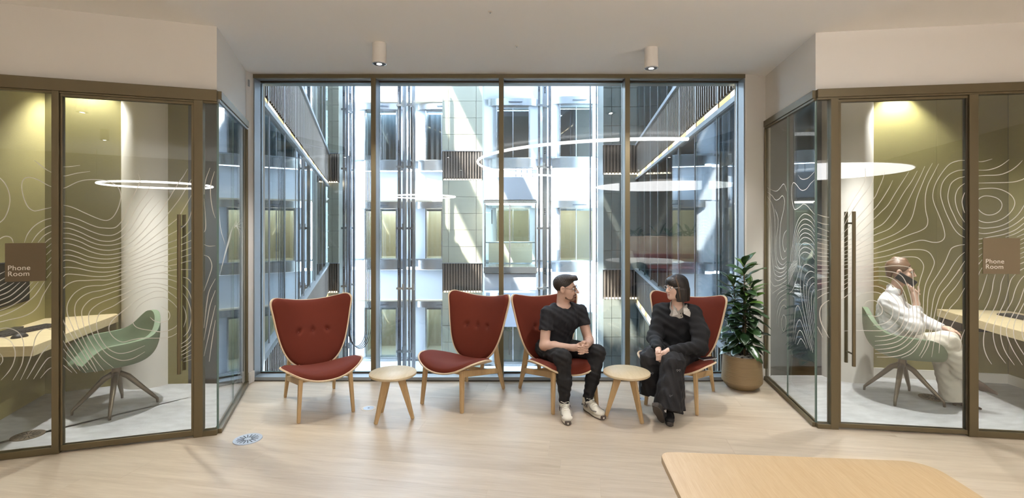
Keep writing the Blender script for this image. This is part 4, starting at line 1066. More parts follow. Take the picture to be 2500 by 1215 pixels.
# ------------------------------------------------------------------ white contour-line film on the phone room glass (distance along the pane and height, in mm)
LINES = {
    'ld': '950,1989 909,1992 851,2003|950,1925 927,1928 869,1947 793,1962|950,1838 927,1848 869,1884 822,1900 769,1905 710,1901 656,1880 625,1847 612,1797 616,1753 631,1695 656,1644 686,1618 716,1617 763,1636 822,1667 881,1700 921,1716 950,1722|950,1645 915,1641 857,1620 799,1589 751,1568 716,1562 668,1560 637,1571 604,1615 577,1688 546,1769 515,1843 496,1902 509,1960|950,1602 915,1599 857,1575 793,1541 739,1517 692,1508 650,1514 607,1545 570,1600 534,1673 496,1747 447,1829 428,1904|950,1561 909,1558 851,1532 793,1498 734,1472 680,1466 637,1478 601,1502 558,1549 521,1615 478,1696 409,1800|950,1526 909,1522 851,1498 793,1464 739,1443 680,1438 631,1447 595,1465 546,1509 496,1578 447,1659 371,1764|950,1491 909,1487 851,1465 793,1430 734,1408 680,1402 631,1411 595,1425 540,1465 472,1541 409,1630 358,1697 259,1885 223,1946 197,2000|950,1454 909,1450 851,1427 793,1396 734,1375 680,1370 625,1380 583,1397 521,1439 459,1504 358,1615 259,1758 217,1834 165,1937|950,1409 909,1407 857,1386 799,1358 734,1343 674,1341 607,1356 546,1384 472,1438 384,1518 262,1630 236,1675 197,1751 165,1820|950,1372 915,1373 863,1356 805,1329 739,1314 674,1313 607,1330 546,1358 472,1401 371,1474 301,1518 249,1551 210,1585 184,1638 165,1714|950,1330 932,1338 892,1330 834,1304 769,1285 704,1279 643,1284 601,1300 534,1329 459,1364 384,1418 301,1458 249,1480 210,1502 165,1551|950,1284 921,1288 863,1279 805,1261 745,1249 686,1248 631,1260 570,1286 496,1317 365,1384 307,1409 249,1431 165,1471|950,1219 932,1238 898,1239 834,1229 769,1218 704,1217 643,1230 595,1248 521,1277 447,1312 377,1340 307,1368 249,1384 165,1416|346,1302 307,1320 249,1339 165,1368|346,1272 307,1282 249,1296 204,1310 165,1316|384,1229 307,1245 256,1252 165,1248|950,1104 950,1135 921,1169 875,1190 810,1191 757,1193 692,1191 637,1205 595,1226 521,1257 447,1288 346,1315|301,1261 365,1285 459,1255 534,1224 607,1186 656,1170 716,1154 787,1152 834,1141 881,1107 912,1059 926,1010 922,953 904,895 875,815 846,749 810,674 775,600 751,540|249,1201 301,1209 352,1229 447,1221 521,1198 607,1153 656,1137 728,1118 787,1107 834,1084 869,1046 882,1000 879,943 863,864 834,784 805,710 763,627 710,543|249,1151 275,1165 326,1184 434,1191 509,1168 570,1137 607,1121 656,1104 728,1075 781,1060 816,1029 839,987 841,941 828,862 805,789 769,714 722,631 656,560|247,1094 288,1119 346,1143 421,1157 496,1134 558,1105 607,1081 656,1061 722,1035 763,1008 793,974 803,932 796,867 769,786 734,719 692,661 643,624 595,608 534,619 465,660|247,1021 301,1074 358,1118 415,1127 484,1108 546,1075 607,1038 656,1003 728,967 748,929 756,886 748,821 722,754 686,700 643,668 601,660 546,671 465,705|346,1091 403,1097 472,1063 534,1022 577,984 619,946 662,902 683,852 674,808 643,766 601,741 546,752 484,760 440,757 320,754 247,791|346,1050 409,1049 465,1026 509,988 534,945 541,887 524,849 490,829 425,812 352,797 288,819 256,854 247,906 262,967 301,1018 344,1049|365,984 326,956 310,918 323,881 365,867 409,883 434,910|950,976 950,926 921,854 886,780 846,699 799,602 763,538|950,853 927,783 892,717 851,642 805,559|950,782 921,719 875,637 816,539|950,725 921,676 886,624 851,557|950,662 921,623 869,540|950,609 932,589 898,550|227,1195 197,1183 178,1159 165,1125|227,1135 197,1100 178,1054 165,1000|227,1075 197,1024 178,955 172,895 181,827 197,783 223,751|227,984 210,934 207,882 223,822|249,696 223,709 191,737 165,784|249,666 223,679 191,699 165,731|249,640 223,649 165,694|249,614 223,623 165,656|223,593 165,618|223,566 165,580',
    'lf': '1108,2027 1089,2010 1050,1972 1008,1944|1317,1915 1298,1904 1270,1869 1249,1816 1241,1756 1249,1691 1270,1631 1298,1598 1317,1586|1008,1845 1040,1862 1089,1895 1132,1910 1161,1902 1176,1871 1176,1823 1163,1757 1142,1706 1113,1681 1089,1683 1050,1695 1008,1707|1317,1471 1298,1488 1270,1506 1246,1504 1230,1488 1223,1461|1163,1463 1147,1517 1118,1565 1084,1598 1045,1621 1007,1632|1124,1462 1098,1510 1065,1550 1035,1572 1007,1583|1089,1462 1060,1504 1030,1528 1007,1541|1050,1461 1030,1482 1007,1499|1043,1425 1007,1461|1043,1376 1007,1419|1040,1326 1006,1368|1319,1239 1298,1251 1266,1270|1319,1196 1298,1205 1266,1227|1319,1159 1298,1168 1259,1194|1319,1126 1298,1137 1256,1163 1219,1192|1319,1097 1298,1106 1246,1133 1188,1192|1319,1065 1298,1074 1240,1103 1193,1148 1154,1191|1319,1030 1298,1039 1235,1069 1177,1120 1118,1192|1319,997 1298,1004 1246,1027 1193,1064 1140,1118 1086,1192|1319,961 1298,966 1240,990 1182,1027 1118,1084 1086,1130 1053,1193|1319,923 1298,927 1246,940 1177,956 1123,983 1086,1028 1059,1101 1005,1208|1042,1274 1005,1324|1042,1216 1005,1273|1005,1085 1009,1045 1005,997|1319,875 1298,880 1267,886 1230,876 1198,853 1177,815 1167,764 1169,684 1182,618 1225,528|1319,822 1298,824 1267,818 1235,789 1217,741 1213,694 1225,635 1251,584 1288,535|1298,721 1282,693 1281,660 1298,632|1005,851 1042,867 1075,852 1102,806 1115,740 1131,667 1156,595 1185,524|1005,759 1031,747 1064,702 1091,650 1118,592 1150,528|1005,670 1037,656 1075,595 1113,524|1005,599 1037,578 1075,527',
    'lc': '50,2012 79,1918 90,1812|21,1986 44,1892 46,1799 32,1693 15,1634|90,1779 79,1614 81,1548 90,1528|90,1435 56,1422 15,1425|90,1356 56,1335 38,1269 61,1177 90,1085|15,1175 56,1084 73,978 90,808|15,1088 50,977 73,833 90,715|15,975 44,831 90,596|15,862 38,698 56,553',
    'ls0': '8,1174 190,1349 418,1527|30,1195 221,1367 445,1538|58,1217 252,1385 473,1550|87,1238 284,1403 502,1561|117,1260 317,1422 530,1573|147,1283 350,1441|177,1305 383,1460|208,1328 418,1480|240,1352 452,1499|8,1707 58,1546 177,1461|8,1680 76,1533 190,1448|8,1654 93,1519 202,1435|8,1627 111,1505 214,1422|8,1600 129,1490 227,1409',
    'ls': '560,1550 959,1650|560,1561 959,1601|560,1573 959,1551|560,1585 959,1501|589,1597 959,1451|619,1610 959,1401|649,1622 959,1352',
    'rd': '190,1554 231,1642 278,1722 325,1795 372,1861 405,1926 412,2006|190,1613 217,1679 264,1774 318,1861 351,1934 351,2021|488,1990 471,1925 445,1860 422,1802 378,1737 331,1678 278,1613 231,1561 174,1495|544,1924 518,1866 478,1794 445,1743 418,1707 365,1649 311,1591 271,1539 174,1455|656,1988 610,1909 564,1830 511,1736 465,1685 418,1634 365,1576 305,1517 271,1488 174,1425|714,1994 675,1915 630,1844 590,1772 551,1699 511,1634 471,1587 418,1554 345,1503 271,1444 174,1396|766,2029 734,1951 695,1865 656,1778 623,1706 597,1649 551,1583 504,1543 418,1505 345,1459 271,1407 174,1366|818,2050 779,1972 740,1871 711,1785 695,1706 675,1634 636,1569 570,1518 504,1485 418,1449 345,1415 271,1375 174,1339|860,2046 825,1971 789,1892 772,1821 768,1756 773,1684 786,1619 776,1569 734,1537 669,1511 570,1468 491,1431 418,1401 345,1371 271,1342 174,1310|1036,2068 991,2065 934,2041 883,1977 838,1892 820,1813 828,1749 860,1662 889,1576 902,1505 889,1469 857,1452 812,1452 753,1466 701,1457 610,1424 518,1391 418,1363 345,1342 271,1316 174,1288|1036,1996 985,1990 928,1959 886,1899 873,1820 886,1748 915,1662 960,1562 998,1512 1036,1488|1036,1945 991,1933 947,1898 928,1841 923,1784 937,1719 966,1648 991,1591 1036,1545|1036,1895 1004,1869 982,1833 972,1783 979,1726 998,1669 1036,1602|1036,1826 1026,1797 1018,1755 1026,1705 1036,1673|174,1261 271,1290 345,1309 418,1325 504,1344 584,1373 649,1392 740,1394 792,1375 821,1332 830,1290 809,1226 773,1139 759,1060 755,974 755,894 753,794 734,714 675,633 603,587 518,570 432,566|174,1233 271,1254 345,1269 418,1287 504,1304 584,1330 649,1339 708,1335 740,1310 757,1274 753,1233 734,1167 722,1095 725,1009 733,944 734,865 721,778 675,698 610,638 531,606 418,593|1036,1434 991,1427 947,1405 924,1355 902,1298 857,1212 805,1118 787,1032 783,953 776,866 766,780 727,678 675,604 603,565|1036,1377 998,1341 960,1284 921,1213 857,1112 828,1033 815,954 805,867 796,766 760,650 727,584|1036,1310 1017,1277 985,1221 928,1135 876,1062 850,983 831,897 812,781 789,666 740,570|1036,1226 979,1122 915,1035 883,955 857,869 838,760 812,580|1036,1108 991,1022 934,949 895,870 876,797 867,690 862,611|1004,912 966,857 940,799 928,728 924,663|1036,795 1017,738 1007,673 1005,630|338,956 365,994 418,998 451,974 471,938 465,901 432,879 392,885 358,896|244,976 278,1014 345,1055 418,1065 465,1050 511,1011 541,954 541,889 514,845 465,818 408,810|174,997 190,1008 278,1080 345,1104 418,1111 458,1103 491,1084 551,1027 584,970 587,890 570,846 524,794 471,772 418,768 278,765 174,756|174,1063 278,1131 418,1155 471,1152 544,1117 597,1042 623,949 620,862 597,796 544,748 478,727 418,725|174,1103 278,1160 418,1184 504,1184 564,1154 616,1086 646,985 656,892 639,812 584,738 518,703 418,687|174,1140 278,1189 418,1224 504,1225 570,1214 616,1180 649,1101 675,993 685,893 682,828 643,754 584,694 504,666 418,655|174,1173 278,1219 418,1256 465,1258 537,1269 623,1267 669,1249 683,1203 688,1109 705,987 711,893 701,807 656,726 597,666 518,636 418,622',
    'rf': '1114,2059 1157,2057 1220,2075|1114,1993 1195,1994 1270,2021 1332,2069|1114,1949 1176,1953 1264,1956 1332,1981 1382,2019 1419,2061|1114,1896 1233,1897 1345,1900 1400,1912 1431,1927 1468,1955|1114,1843 1145,1853 1233,1856 1295,1838 1345,1802 1368,1753 1357,1703 1320,1654 1264,1616 1195,1600 1145,1609 1114,1633|1119,1747 1132,1779 1164,1798 1207,1797 1251,1782 1279,1753 1283,1718 1264,1683 1226,1660 1182,1658 1145,1679 1123,1711 1120,1743|1114,1573 1151,1559 1207,1561 1270,1573 1332,1605 1388,1658 1431,1731 1456,1787|1114,1527 1164,1517 1233,1529 1320,1559 1382,1598 1431,1644 1468,1682|1114,1477 1145,1478 1207,1493 1289,1510 1370,1545 1431,1597 1468,1626|1307,1492 1370,1517 1431,1556 1468,1581|1382,1493 1431,1517 1468,1539|1114,1436 1153,1446|1114,1389 1153,1410|1114,1328 1153,1366|1114,1264 1153,1322|1141,1240 1153,1261|1400,1468 1431,1484 1468,1504|1400,1437 1431,1453 1468,1472|1400,1403 1431,1419 1468,1438|1400,1366 1431,1383 1468,1402|1400,1331 1431,1348 1468,1367|1400,1293 1431,1309 1468,1329|1400,1247 1431,1264 1468,1283|1114,1150 1128,1209 1152,1262|1114,985 1146,1065 1169,1144 1187,1214|1114,840 1146,907 1187,987 1216,1080 1227,1159 1240,1214|1216,542 1187,593 1166,658 1162,730 1175,816 1204,896 1245,989 1271,1087 1280,1153 1303,1215|1309,552 1262,622 1236,694 1226,772 1236,851 1268,930 1306,1023 1326,1108 1343,1174 1372,1216|1366,542 1314,624 1285,702 1275,780 1283,859 1314,944 1349,1017 1372,1102 1401,1168 1432,1208 1463,1234|1418,544 1360,646 1326,729 1313,791 1326,853 1366,939 1401,1018 1432,1120 1458,1175|1463,559 1432,616 1395,680 1366,744 1360,809 1372,874 1406,953 1432,1009 1463,1059|1452,682 1432,726 1418,765 1417,830 1432,889 1458,942|1401,1292 1432,1305|1401,1243 1432,1265 1458,1279|1114,1265 1134,1302',
    'rs0': '333,2005 278,1970 206,1957 119,1963 8,2000|8,1935 86,1911 153,1877 232,1867 296,1883 381,1931 439,1947 473,1915 479,1853 459,1775 419,1720 381,1714 296,1732 223,1753 153,1738 69,1696 8,1664|8,1608 77,1650 192,1672 287,1648 361,1592 429,1478 546,1159|8,1567 77,1608 192,1629 287,1604 354,1547 417,1432 511,1163|8,1527 77,1568 192,1587 287,1561 346,1504 406,1389 477,1166|8,1493 77,1533 192,1551 287,1524 339,1467 394,1351 443,1169|8,1459 77,1498 192,1515 287,1487 331,1430 383,1314 410,1173|8,1425 77,1463 192,1479 287,1451 324,1394 371,1278 377,1176|8,1382 77,1419 192,1434 287,1404 316,1347 360,1232 344,1179|8,1348 77,1384 192,1398 287,1367 309,1310 313,1182|8,1309 77,1344 192,1357 287,1325 301,1269 281,1186|259,1268 371,1108 449,1015 530,971|8,1241 86,1254 171,1259 241,1225 278,1148 287,1059 250,939 171,787 86,650 36,571|8,1207 86,1210 171,1174 214,1105 206,997 136,822 69,682 28,594|8,1167 53,1165 136,1121 165,1046 145,935 86,776 20,638|8,1128 53,1110 111,1061 119,982 86,860 12,695|8,1077 53,1041 69,975 53,867 8,738|8,1015 20,976 20,900 8,808|449,593 419,737 390,849 337,892 278,854 206,765 119,656 36,571|429,567 371,716 305,778 241,744 136,637 77,574|400,551 343,655 287,692 223,667 136,580|352,555 278,625 206,606 153,569|561,1165 469,1235 429,1269|561,1141 457,1227 412,1271|561,1117 445,1219 394,1272|561,1094 433,1211 377,1273|561,1070 421,1203 360,1275|561,1047 410,1195 343,1276',
    'rs': '1126,1909 984,1866 886,1818 792,1822 701,1848 646,1799 668,1719 746,1590 768,1450 757,1327 701,1261 594,1289|910,1734 826,1657 815,1573 862,1447 867,1320 815,1240 701,1208 594,1250|1126,1864 984,1788 910,1658 898,1488 898,1319 838,1197 723,1170 594,1206|1126,1953 898,1903 792,1913 668,1955 594,1883|594,1531 657,1494 696,1412 646,1334 594,1369|1126,1811 1022,1659 997,1486 997,1313 934,1146 862,1069|910,1181 792,1163 679,1185 594,1225|910,1143 768,1128 657,1155 594,1194|910,1105 792,1088 657,1123 594,1158|910,1058 815,1048 657,1091 594,1122|1087,1113 1009,1016 910,986 746,1023 594,1079|1087,1025 984,912 910,931 746,991 594,1039|910,841 815,923 679,975 594,1005|862,782 792,877 657,938 594,958|850,633 838,736 768,839 657,898 594,901|803,609 792,711 734,804 657,843 594,829|668,751 723,692 719,636 674,598 618,657 614,721 663,751',
    'rc': '8,1664 56,1647 93,1641|8,1605 56,1588 93,1585|8,1563 93,1530|8,1516 93,1487|8,1476 93,1458|8,1442 93,1422|8,1404 93,1388|8,1370 93,1358|8,1340 93,1332|8,1305 93,1296|8,1269 93,1263|8,1234 93,1236|8,1206 93,1208|8,1165 93,1175|8,1122 93,1139|8,1070 93,1098|8,1007 56,1042 93,1057|93,996 62,974 33,939 25,884 36,816 68,748 93,701|8,787 46,706',
}

m, nt, p = newmat('film_white')
p.inputs['Base Color'].default_value = srgb(238, 236, 228); p.inputs['Roughness'].default_value = 0.8; p.inputs['Alpha'].default_value = 0.72
def film(pane_o, A, d, data, wid, side):
    V, F = [], []
    for ln in data.split('|'):
        pts = [tuple(float(v) / 1000 for v in q.split(',')) for q in ln.split()]
        closed = len(pts) > 5 and math.hypot(pts[0][0] - pts[-1][0], pts[0][1] - pts[-1][1]) < .02
        c = np.array(catmull(pts[:-1] if closed else pts, 5, closed))
        if closed: c = np.vstack([c, c[:1]])
        n = len(c); tg = np.gradient(c, axis=0); tg /= (np.linalg.norm(tg, axis=1)[:, None] + 1e-9)
        nr_ = np.stack([-tg[:, 1], tg[:, 0]], 1); o = len(V)
        for i in range(n):
            e = 1.0 if closed else min(1.0, .45 + .1 * min(i, n - 1 - i))
            for s_ in (-1, 1):
                t, z = c[i] + nr_[i] * s_ * wid * e / 2
                q = along(A, d, t, side * .0068)
                V.append((q[0], q[1], z))
        for i in range(n - 1): F.append((o + 2 * i, o + 2 * i + 1, o + 2 * i + 3, o + 2 * i + 2))
    return mesh_obj('contour_print', V, F, 'film_white', pane_o)
for key, A, d, wid, side in (('lf', LA, DL, .006, 1), ('ld', LA, DL, .0058, 1), ('lc', LA, DL, .006, 1), ('ls0', LA, DLS, .005, -1), ('ls', LA, DLS, .005, -1),
                             ('rf', RA, DR, .006, -1), ('rd', RA, DR, .0058, -1), ('rc', RA, DR, .007, -1), ('rs0', RA, DRS, .006, 1), ('rs', RA, DRS, .006, 1)):
    film(PANES[key], A, d, LINES[key], wid, side)
# ------------------------------------------------------------------ people: smooth implicit surfaces turned into meshes
def A3(*v): return np.array(v, float)
def _prim(p, X, Y, Z):
    t = p[0].lstrip('-')
    if t in ('c', 'f'):                       # round cone / flat-ended cone
        a, b, ra, rb = A3(*p[1]), A3(*p[2]), p[3], p[4]
        d = b - a; L2 = d @ d
        h = ((X - a[0]) * d[0] + (Y - a[1]) * d[1] + (Z - a[2]) * d[2]) / L2
        hc = np.clip(h, 0, 1)
        r = np.sqrt((X - a[0] - hc * d[0]) ** 2 + (Y - a[1] - hc * d[1]) ** 2 + (Z - a[2] - hc * d[2]) ** 2) if t == 'c' else \
            np.sqrt(np.maximum((X - a[0] - h * d[0]) ** 2 + (Y - a[1] - h * d[1]) ** 2 + (Z - a[2] - h * d[2]) ** 2, 0))
        rr = ra + (rb - ra) * hc
        if t == 'c': return r - rr
        return np.maximum(r - rr, np.abs(h - .5) * math.sqrt(L2) - .5 * math.sqrt(L2))
    c, rad, Rm = A3(*p[1]), A3(*p[2]), p[3]
    x, y, z = X - c[0], Y - c[1], Z - c[2]
    if Rm is not None:
        x, y, z = (Rm[0, 0] * x + Rm[1, 0] * y + Rm[2, 0] * z, Rm[0, 1] * x + Rm[1, 1] * y + Rm[2, 1] * z, Rm[0, 2] * x + Rm[1, 2] * y + Rm[2, 2] * z)
    if t == 'e':
        k0 = np.sqrt((x / rad[0]) ** 2 + (y / rad[1]) ** 2 + (z / rad[2]) ** 2)
        k1 = np.sqrt((x / rad[0] ** 2) ** 2 + (y / rad[1] ** 2) ** 2 + (z / rad[2] ** 2) ** 2) + 1e-9
        return k0 * (k0 - 1) / k1
    q = .012                                   # rounded box
    dx, dy, dz = np.abs(x) - rad[0] + q, np.abs(y) - rad[1] + q, np.abs(z) - rad[2] + q
    return np.sqrt(np.maximum(dx, 0) ** 2 + np.maximum(dy, 0) ** 2 + np.maximum(dz, 0) ** 2) + np.minimum(np.maximum(np.maximum(dx, dy), dz), 0) - q
def _bounds(p):
    t = p[0].lstrip('-')
    if t in ('c', 'f'):
        a, b = A3(*p[1]), A3(*p[2]); r = max(p[3], p[4])
        return np.minimum(a, b) - r, np.maximum(a, b) + r
    r = max(p[2]) * (1.0 if p[3] is None else 1.05) if p[0].endswith('e') else max(p[2]) * 1.5
    rad = A3(*p[2]) if p[3] is None else A3(r, r, r)
    return A3(*p[1]) - rad, A3(*p[1]) + rad
def sdf_mesh(name, prims, res, mt, root, disp=None, sub=None):
    lo = np.min([_bounds(p)[0] for p in prims if p[0][0] != '-'], axis=0) - 4 * res
    hi = np.max([_bounds(p)[1] for p in prims if p[0][0] != '-'], axis=0) + 4 * res
    n = np.ceil((hi - lo) / res).astype(int) + 1
    ax = [lo[i] + np.arange(n[i]) * res for i in range(3)]
    F = np.full(n, .5, np.float32)
    for p in prims:
        k = p[-1]; b0, b1 = _bounds(p); mg = k + 5 * res
        i0 = np.clip(np.floor((b0 - mg - lo) / res).astype(int), 0, n - 1); i1 = np.clip(np.ceil((b1 + mg - lo) / res).astype(int) + 1, 1, n)
        if (i1 <= i0).any(): continue
        sl = tuple(slice(i0[q], i1[q]) for q in range(3))
        X, Y, Z = np.meshgrid(ax[0][sl[0]], ax[1][sl[1]], ax[2][sl[2]], indexing='ij')
        d = _prim(p, X, Y, Z).astype(np.float32); f = F[sl]
        if p[0][0] == '-':
            d = -d; h = np.maximum(k - np.abs(f - d), 0) / k; F[sl] = np.maximum(f, d) + h * h * k / 4
        else:
            h = np.maximum(k - np.abs(f - d), 0) / k; F[sl] = np.minimum(f, d) - h * h * k / 4
    if disp is not None:
        X, Y, Z = np.meshgrid(*ax, indexing='ij', sparse=True)
        F = F + np.where(np.abs(F) < .05, disp(X, Y, Z), 0).astype(np.float32)
    F[0] = F[-1] = .5; F[:, 0] = F[:, -1] = .5; F[:, :, 0] = F[:, :, -1] = .5
    ins = F < 0
    cnt = np.zeros(n - 1, np.int8)
    for a in (0, 1):
        for b in (0, 1):
            for c in (0, 1): cnt += ins[a:n[0] - 1 + a, b:n[1] - 1 + b, c:n[2] - 1 + c]
    act = np.argwhere((cnt > 0) & (cnt < 8)); ids = np.full(n - 1, -1, np.int64); ids[tuple(act.T)] = np.arange(len(act))
    P = np.zeros((len(act), 3)); W = np.zeros(len(act))
    cor = np.array([(a, b, c) for a in (0, 1) for b in (0, 1) for c in (0, 1)])
    vals = np.stack([F[tuple((act + q).T)] for q in cor], 1)
    for i in range(8):
        for j in range(i + 1, 8):
            if np.abs(cor[i] - cor[j]).sum() != 1: continue
            m = (vals[:, i] < 0) != (vals[:, j] < 0)
            t = vals[m, i] / (vals[m, i] - vals[m, j])
            P[m] += cor[i] + (cor[j] - cor[i])[None] * t[:, None]; W[m] += 1
    V = lo + (act + P / W[:, None]) * res
    Q = []
    for a in range(3):
        s0 = [slice(1, -1)] * 3; s1 = [slice(1, -1)] * 3
        s0[a] = slice(0, n[a] - 1); s1[a] = slice(1, n[a])
        e = np.argwhere(ins[tuple(s0)] != ins[tuple(s1)]); off = np.ones(3, int); off[a] = 0; e = e + off
        b, c = (a + 1) % 3, (a + 2) % 3
        def g(db, dc):
            q = e.copy(); q[:, b] += db; q[:, c] += dc; return ids[tuple(q.T)]
        q = np.stack([g(-1, -1), g(0, -1), g(0, 0), g(-1, 0)], 1)
        fl = ~ins[tuple(e.T)]; q[fl] = q[fl][:, ::-1]
        Q.append(q)
    Q = np.concatenate(Q); Q = Q[(Q >= 0).all(1)]
    V = V - np.array(root.matrix_world.translation if False else root.location)
    me = bpy.data.meshes.new(name)
    me.vertices.add(len(V)); me.vertices.foreach_set('co', V.astype(np.float32).ravel())
    me.loops.add(len(Q) * 4); me.loops.foreach_set('vertex_index', Q.astype(np.int32).ravel())
    me.polygons.add(len(Q)); me.polygons.foreach_set('loop_start', np.arange(0, len(Q) * 4, 4, dtype=np.int32)); me.polygons.foreach_set('loop_total', np.full(len(Q), 4, np.int32))
    me.polygons.foreach_set('use_smooth', [True] * len(Q)); me.materials.append(M[mt]); me.update(calc_edges=True); me.validate()
    return link(bpy.data.objects.new(name, me), sub if sub is not None else root)
def frame(fwd, tilt=0.0, roll=0.0):
    """head frame: columns right, forward, up"""
    f = Vector(fwd).normalized(); up = Vector((0, 0, 1)); r = f.cross(up).normalized(); up = r.cross(f)
    Mx = Matrix((r, f, up)).transposed() @ Matrix.Rotation(tilt, 3, 'X') @ Matrix.Rotation(roll, 3, 'Y')
    return np.array(Mx)
def place(prims, c, Rm, s=1.0):
    c = A3(*c); out = []
    for p in prims:
        t = p[0].lstrip('-')
        if t in ('c', 'f'): out.append((p[0], c + Rm @ (A3(*p[1]) * s), c + Rm @ (A3(*p[2]) * s), p[3] * s, p[4] * s, p[5]))
        else:
            r0 = Rm if p[3] is None else Rm @ p[3]
            out.append((p[0], c + Rm @ (A3(*p[1]) * s), A3(*p[2]) * s, r0, p[4]))
    return out
def sw(p): return [p] + [(p[0],) + tuple((-v[0], v[1], v[2]) if isinstance(v, tuple) and len(v) == 3 else v for v in p[1:2]) + p[2:]]
def head_prims(jaw=1.0, nose=1.0):
    P = [('e', (0, -.02, .035), (.074, .094, .081), None, .02), ('e', (0, .028, -.033), (.059 * jaw, .060, .078), None, .03),
         ('e', (0, .032, -.074), (.046 * jaw, .048, .036), None, .025), ('e', (0, .071, -.094), (.020, .017, .016), None, .022)]
    for s in (-1, 1):
        P += [('e', (s * .036, .055, -.03), (.022, .024, .024), None, .02), ('c', (s * .010, .084, .024), (s * .040, .072, .020), .009, .007, .014)]
    P += [('c', (0, .085, .014), (0, .107 + .010 * (nose - 1) * 4, -.026), .0068 * nose, .0105 * nose, .010), ('e', (.010, .096, -.031), (.0075, .010, .007), None, .006), ('e', (-.010, .096, -.031), (.0075, .010, .007), None, .006)]
    for s in (-1, 1): P += [('-e', (s * .031, .094, .007), (.016, .013, .010), None, .008)]
    P += [('c', (-.017, .083, -.058), (.017, .083, -.058), .0062, .0062, .008), ('c', (-.014, .083, -.070), (.014, .083, -.070), .0066, .0066, .008)]
    for s in (-1, 1):
        P += [('e', (s * .075, -.010, -.004), (.009, .020, .031), None, .008), ('-e', (s * .085, -.006, -.002), (.007, .011, .018), None, .006)]
    return P
mat('skin_tan', (190, 157, 140), 0.5, noise=.05, scale=30, spec=.4)
mat('skin_fair', (216, 182, 164), 0.5, noise=.05, scale=30, spec=.4)
mat('skin_pale', (212, 174, 154), 0.5, noise=.05, scale=30, spec=.4)
mat('lip', (170, 92, 84), 0.45)
mat('hair_black', (28, 23, 21), 0.42, noise=.5, scale=60, stretch=(1, 1, .15), spec=.5)
mat('hair_dark', (40, 33, 29), 0.5, noise=.5, scale=70, spec=.4, bump=.6, bscale=120)
mat('hair_auburn', (112, 84, 62), 0.42, noise=.35, scale=60, spec=.5)
mat('hair_light', (118, 94, 74), 0.45, noise=.3, scale=60)
mat('stubble', (96, 70, 56), 0.8, noise=.4, scale=200)
mat('tee_navy', (19, 20, 26), 0.85, noise=.12, scale=12, bump=.55, bscale=16)
mat('cloth_black', (14, 13, 15), 0.85, noise=.15, scale=12, bump=.55, bscale=16)
mat('knit_black', (13, 13, 16), 0.92, noise=.15, scale=16, bump=.25, bscale=260)
mat('skirt_black', (16, 15, 19), 0.8, noise=.15, scale=10, bump=.55, bscale=16)
mat('shirt_white', (236, 234, 236), 0.75, noise=.03, scale=8, bump=.6, bscale=14)
mat('shirt_check', (158, 152, 144), 0.8, noise=.22, scale=120)
mat('trouser_cream', (216, 209, 196), 0.8, noise=.05, scale=10, bump=.55, bscale=13)
mat('boot_brown', (70, 54, 46), 0.6)
mat('sneaker_white', (222, 218, 206), 0.7)
mat('sneaker_grey', (128, 124, 118), 0.6)
mat('sneaker_dark', (84, 74, 68), 0.7)
mat('sneaker_black', (28, 27, 28), 0.7)
mat('sole_black', (58, 52, 48), 0.7)
mat('eye_white', (235, 232, 228), 0.25)
mat('eye_dark', (40, 28, 20), 0.2)
mat('frame_black', (24, 22, 24), 0.35)
mat('frame_clear', (214, 216, 220), 0.2, metal=.4)
mat('teeth', (236, 232, 222), 0.4)
mat('nail_dark', (70, 20, 30), 0.25)
mat('phone_black', (22, 22, 26), 0.3)
mat('phone_silver', (210, 210, 214), 0.3, metal=.5)
def to_world(c, Rm, p, s=1.0): return A3(*c) + Rm @ (A3(*p) * s)
def tube_w(name, pts, r, mt, root, sub=None, n=8, closed=False):
    m = MB().tube([A3(*p) - np.array(root.location) for p in pts], r, n, closed)
    return m.build(name, mt, sub if sub is not None else root, smooth=True)
def face_bits(root, c, Rm, s, brow, lip='lip', glasses=None, teeth=False):
    for sg in (-1, 1):
        e = sdf_mesh('eye', place([('e', (sg * .031, .0775, .007), (.0115, .0115, .0105), None, .002)], c, Rm, s), .0025, 'eye_white', root)
        sdf_mesh('iris', place([('e', (sg * .031, .0875, .007), (.0055, .003, .0055), None, .002)], c, Rm, s), .0015, 'eye_dark', root, sub=e)
        tube_w('eyebrow', [to_world(c, Rm, q, s) for q in ((sg * .012, .096, .026), (sg * .03, .090, .031), (sg * .047, .074, .026))], [.003, .0035, .002], brow, root)
    sdf_mesh('lips', place([('c', (-.016, .0875, -.058), (.016, .0875, -.058), .0042, .0042, .004), ('c', (-.013, .0872, -.0705), (.013, .0872, -.0705), .0048, .0048, .004)], c, Rm, s), .002, lip, root)
    if teeth: sdf_mesh('teeth', place([('e', (0, .0885, -.0645), (.016, .005, .0045), None, .002)], c, Rm, s), .0015, 'teeth', root)
    if glasses:
        g = None
        for sg in (-1, 1):
            ring = [to_world(c, Rm, (sg * .033 + .023 * math.cos(t), .099 - .006 * abs(math.cos(t)) * (1 if sg * math.cos(t) > 0 else 0), .004 + .017 * math.sin(t)), s) for t in np.linspace(0, 2 * PI, 25)[:-1]]
            o = tube_w('spectacles' if g is None else 'rim', ring, .0016, glasses, root, sub=g, closed=True)
            if g is None: g = o
            tube_w('temple', [to_world(c, Rm, q, s) for q in ((sg * .056, .093, .010), (sg * .074, .06, .012), (sg * .080, -.005, .012), (sg * .079, -.022, -.004))], .0016, glasses, root, sub=g)
        tube_w('bridge', [to_world(c, Rm, q, s) for q in ((-.010, .099, .006), (0, .103, .010), (.010, .099, .006))], .0016, glasses, root, sub=g)
def fold(fx, fy, fz, amp, seed=0.0):
    return lambda X, Y, Z: amp * (np.sin(fx * X + fy * Y + fz * Z + seed + 1.3 * np.sin(.45 * (fy * X - fx * Y) + .3 * fz * Z)) + .6 * np.sin(1.7 * fx * Y - 1.3 * fy * Z + 1.1 * fz * X + 2 * seed))
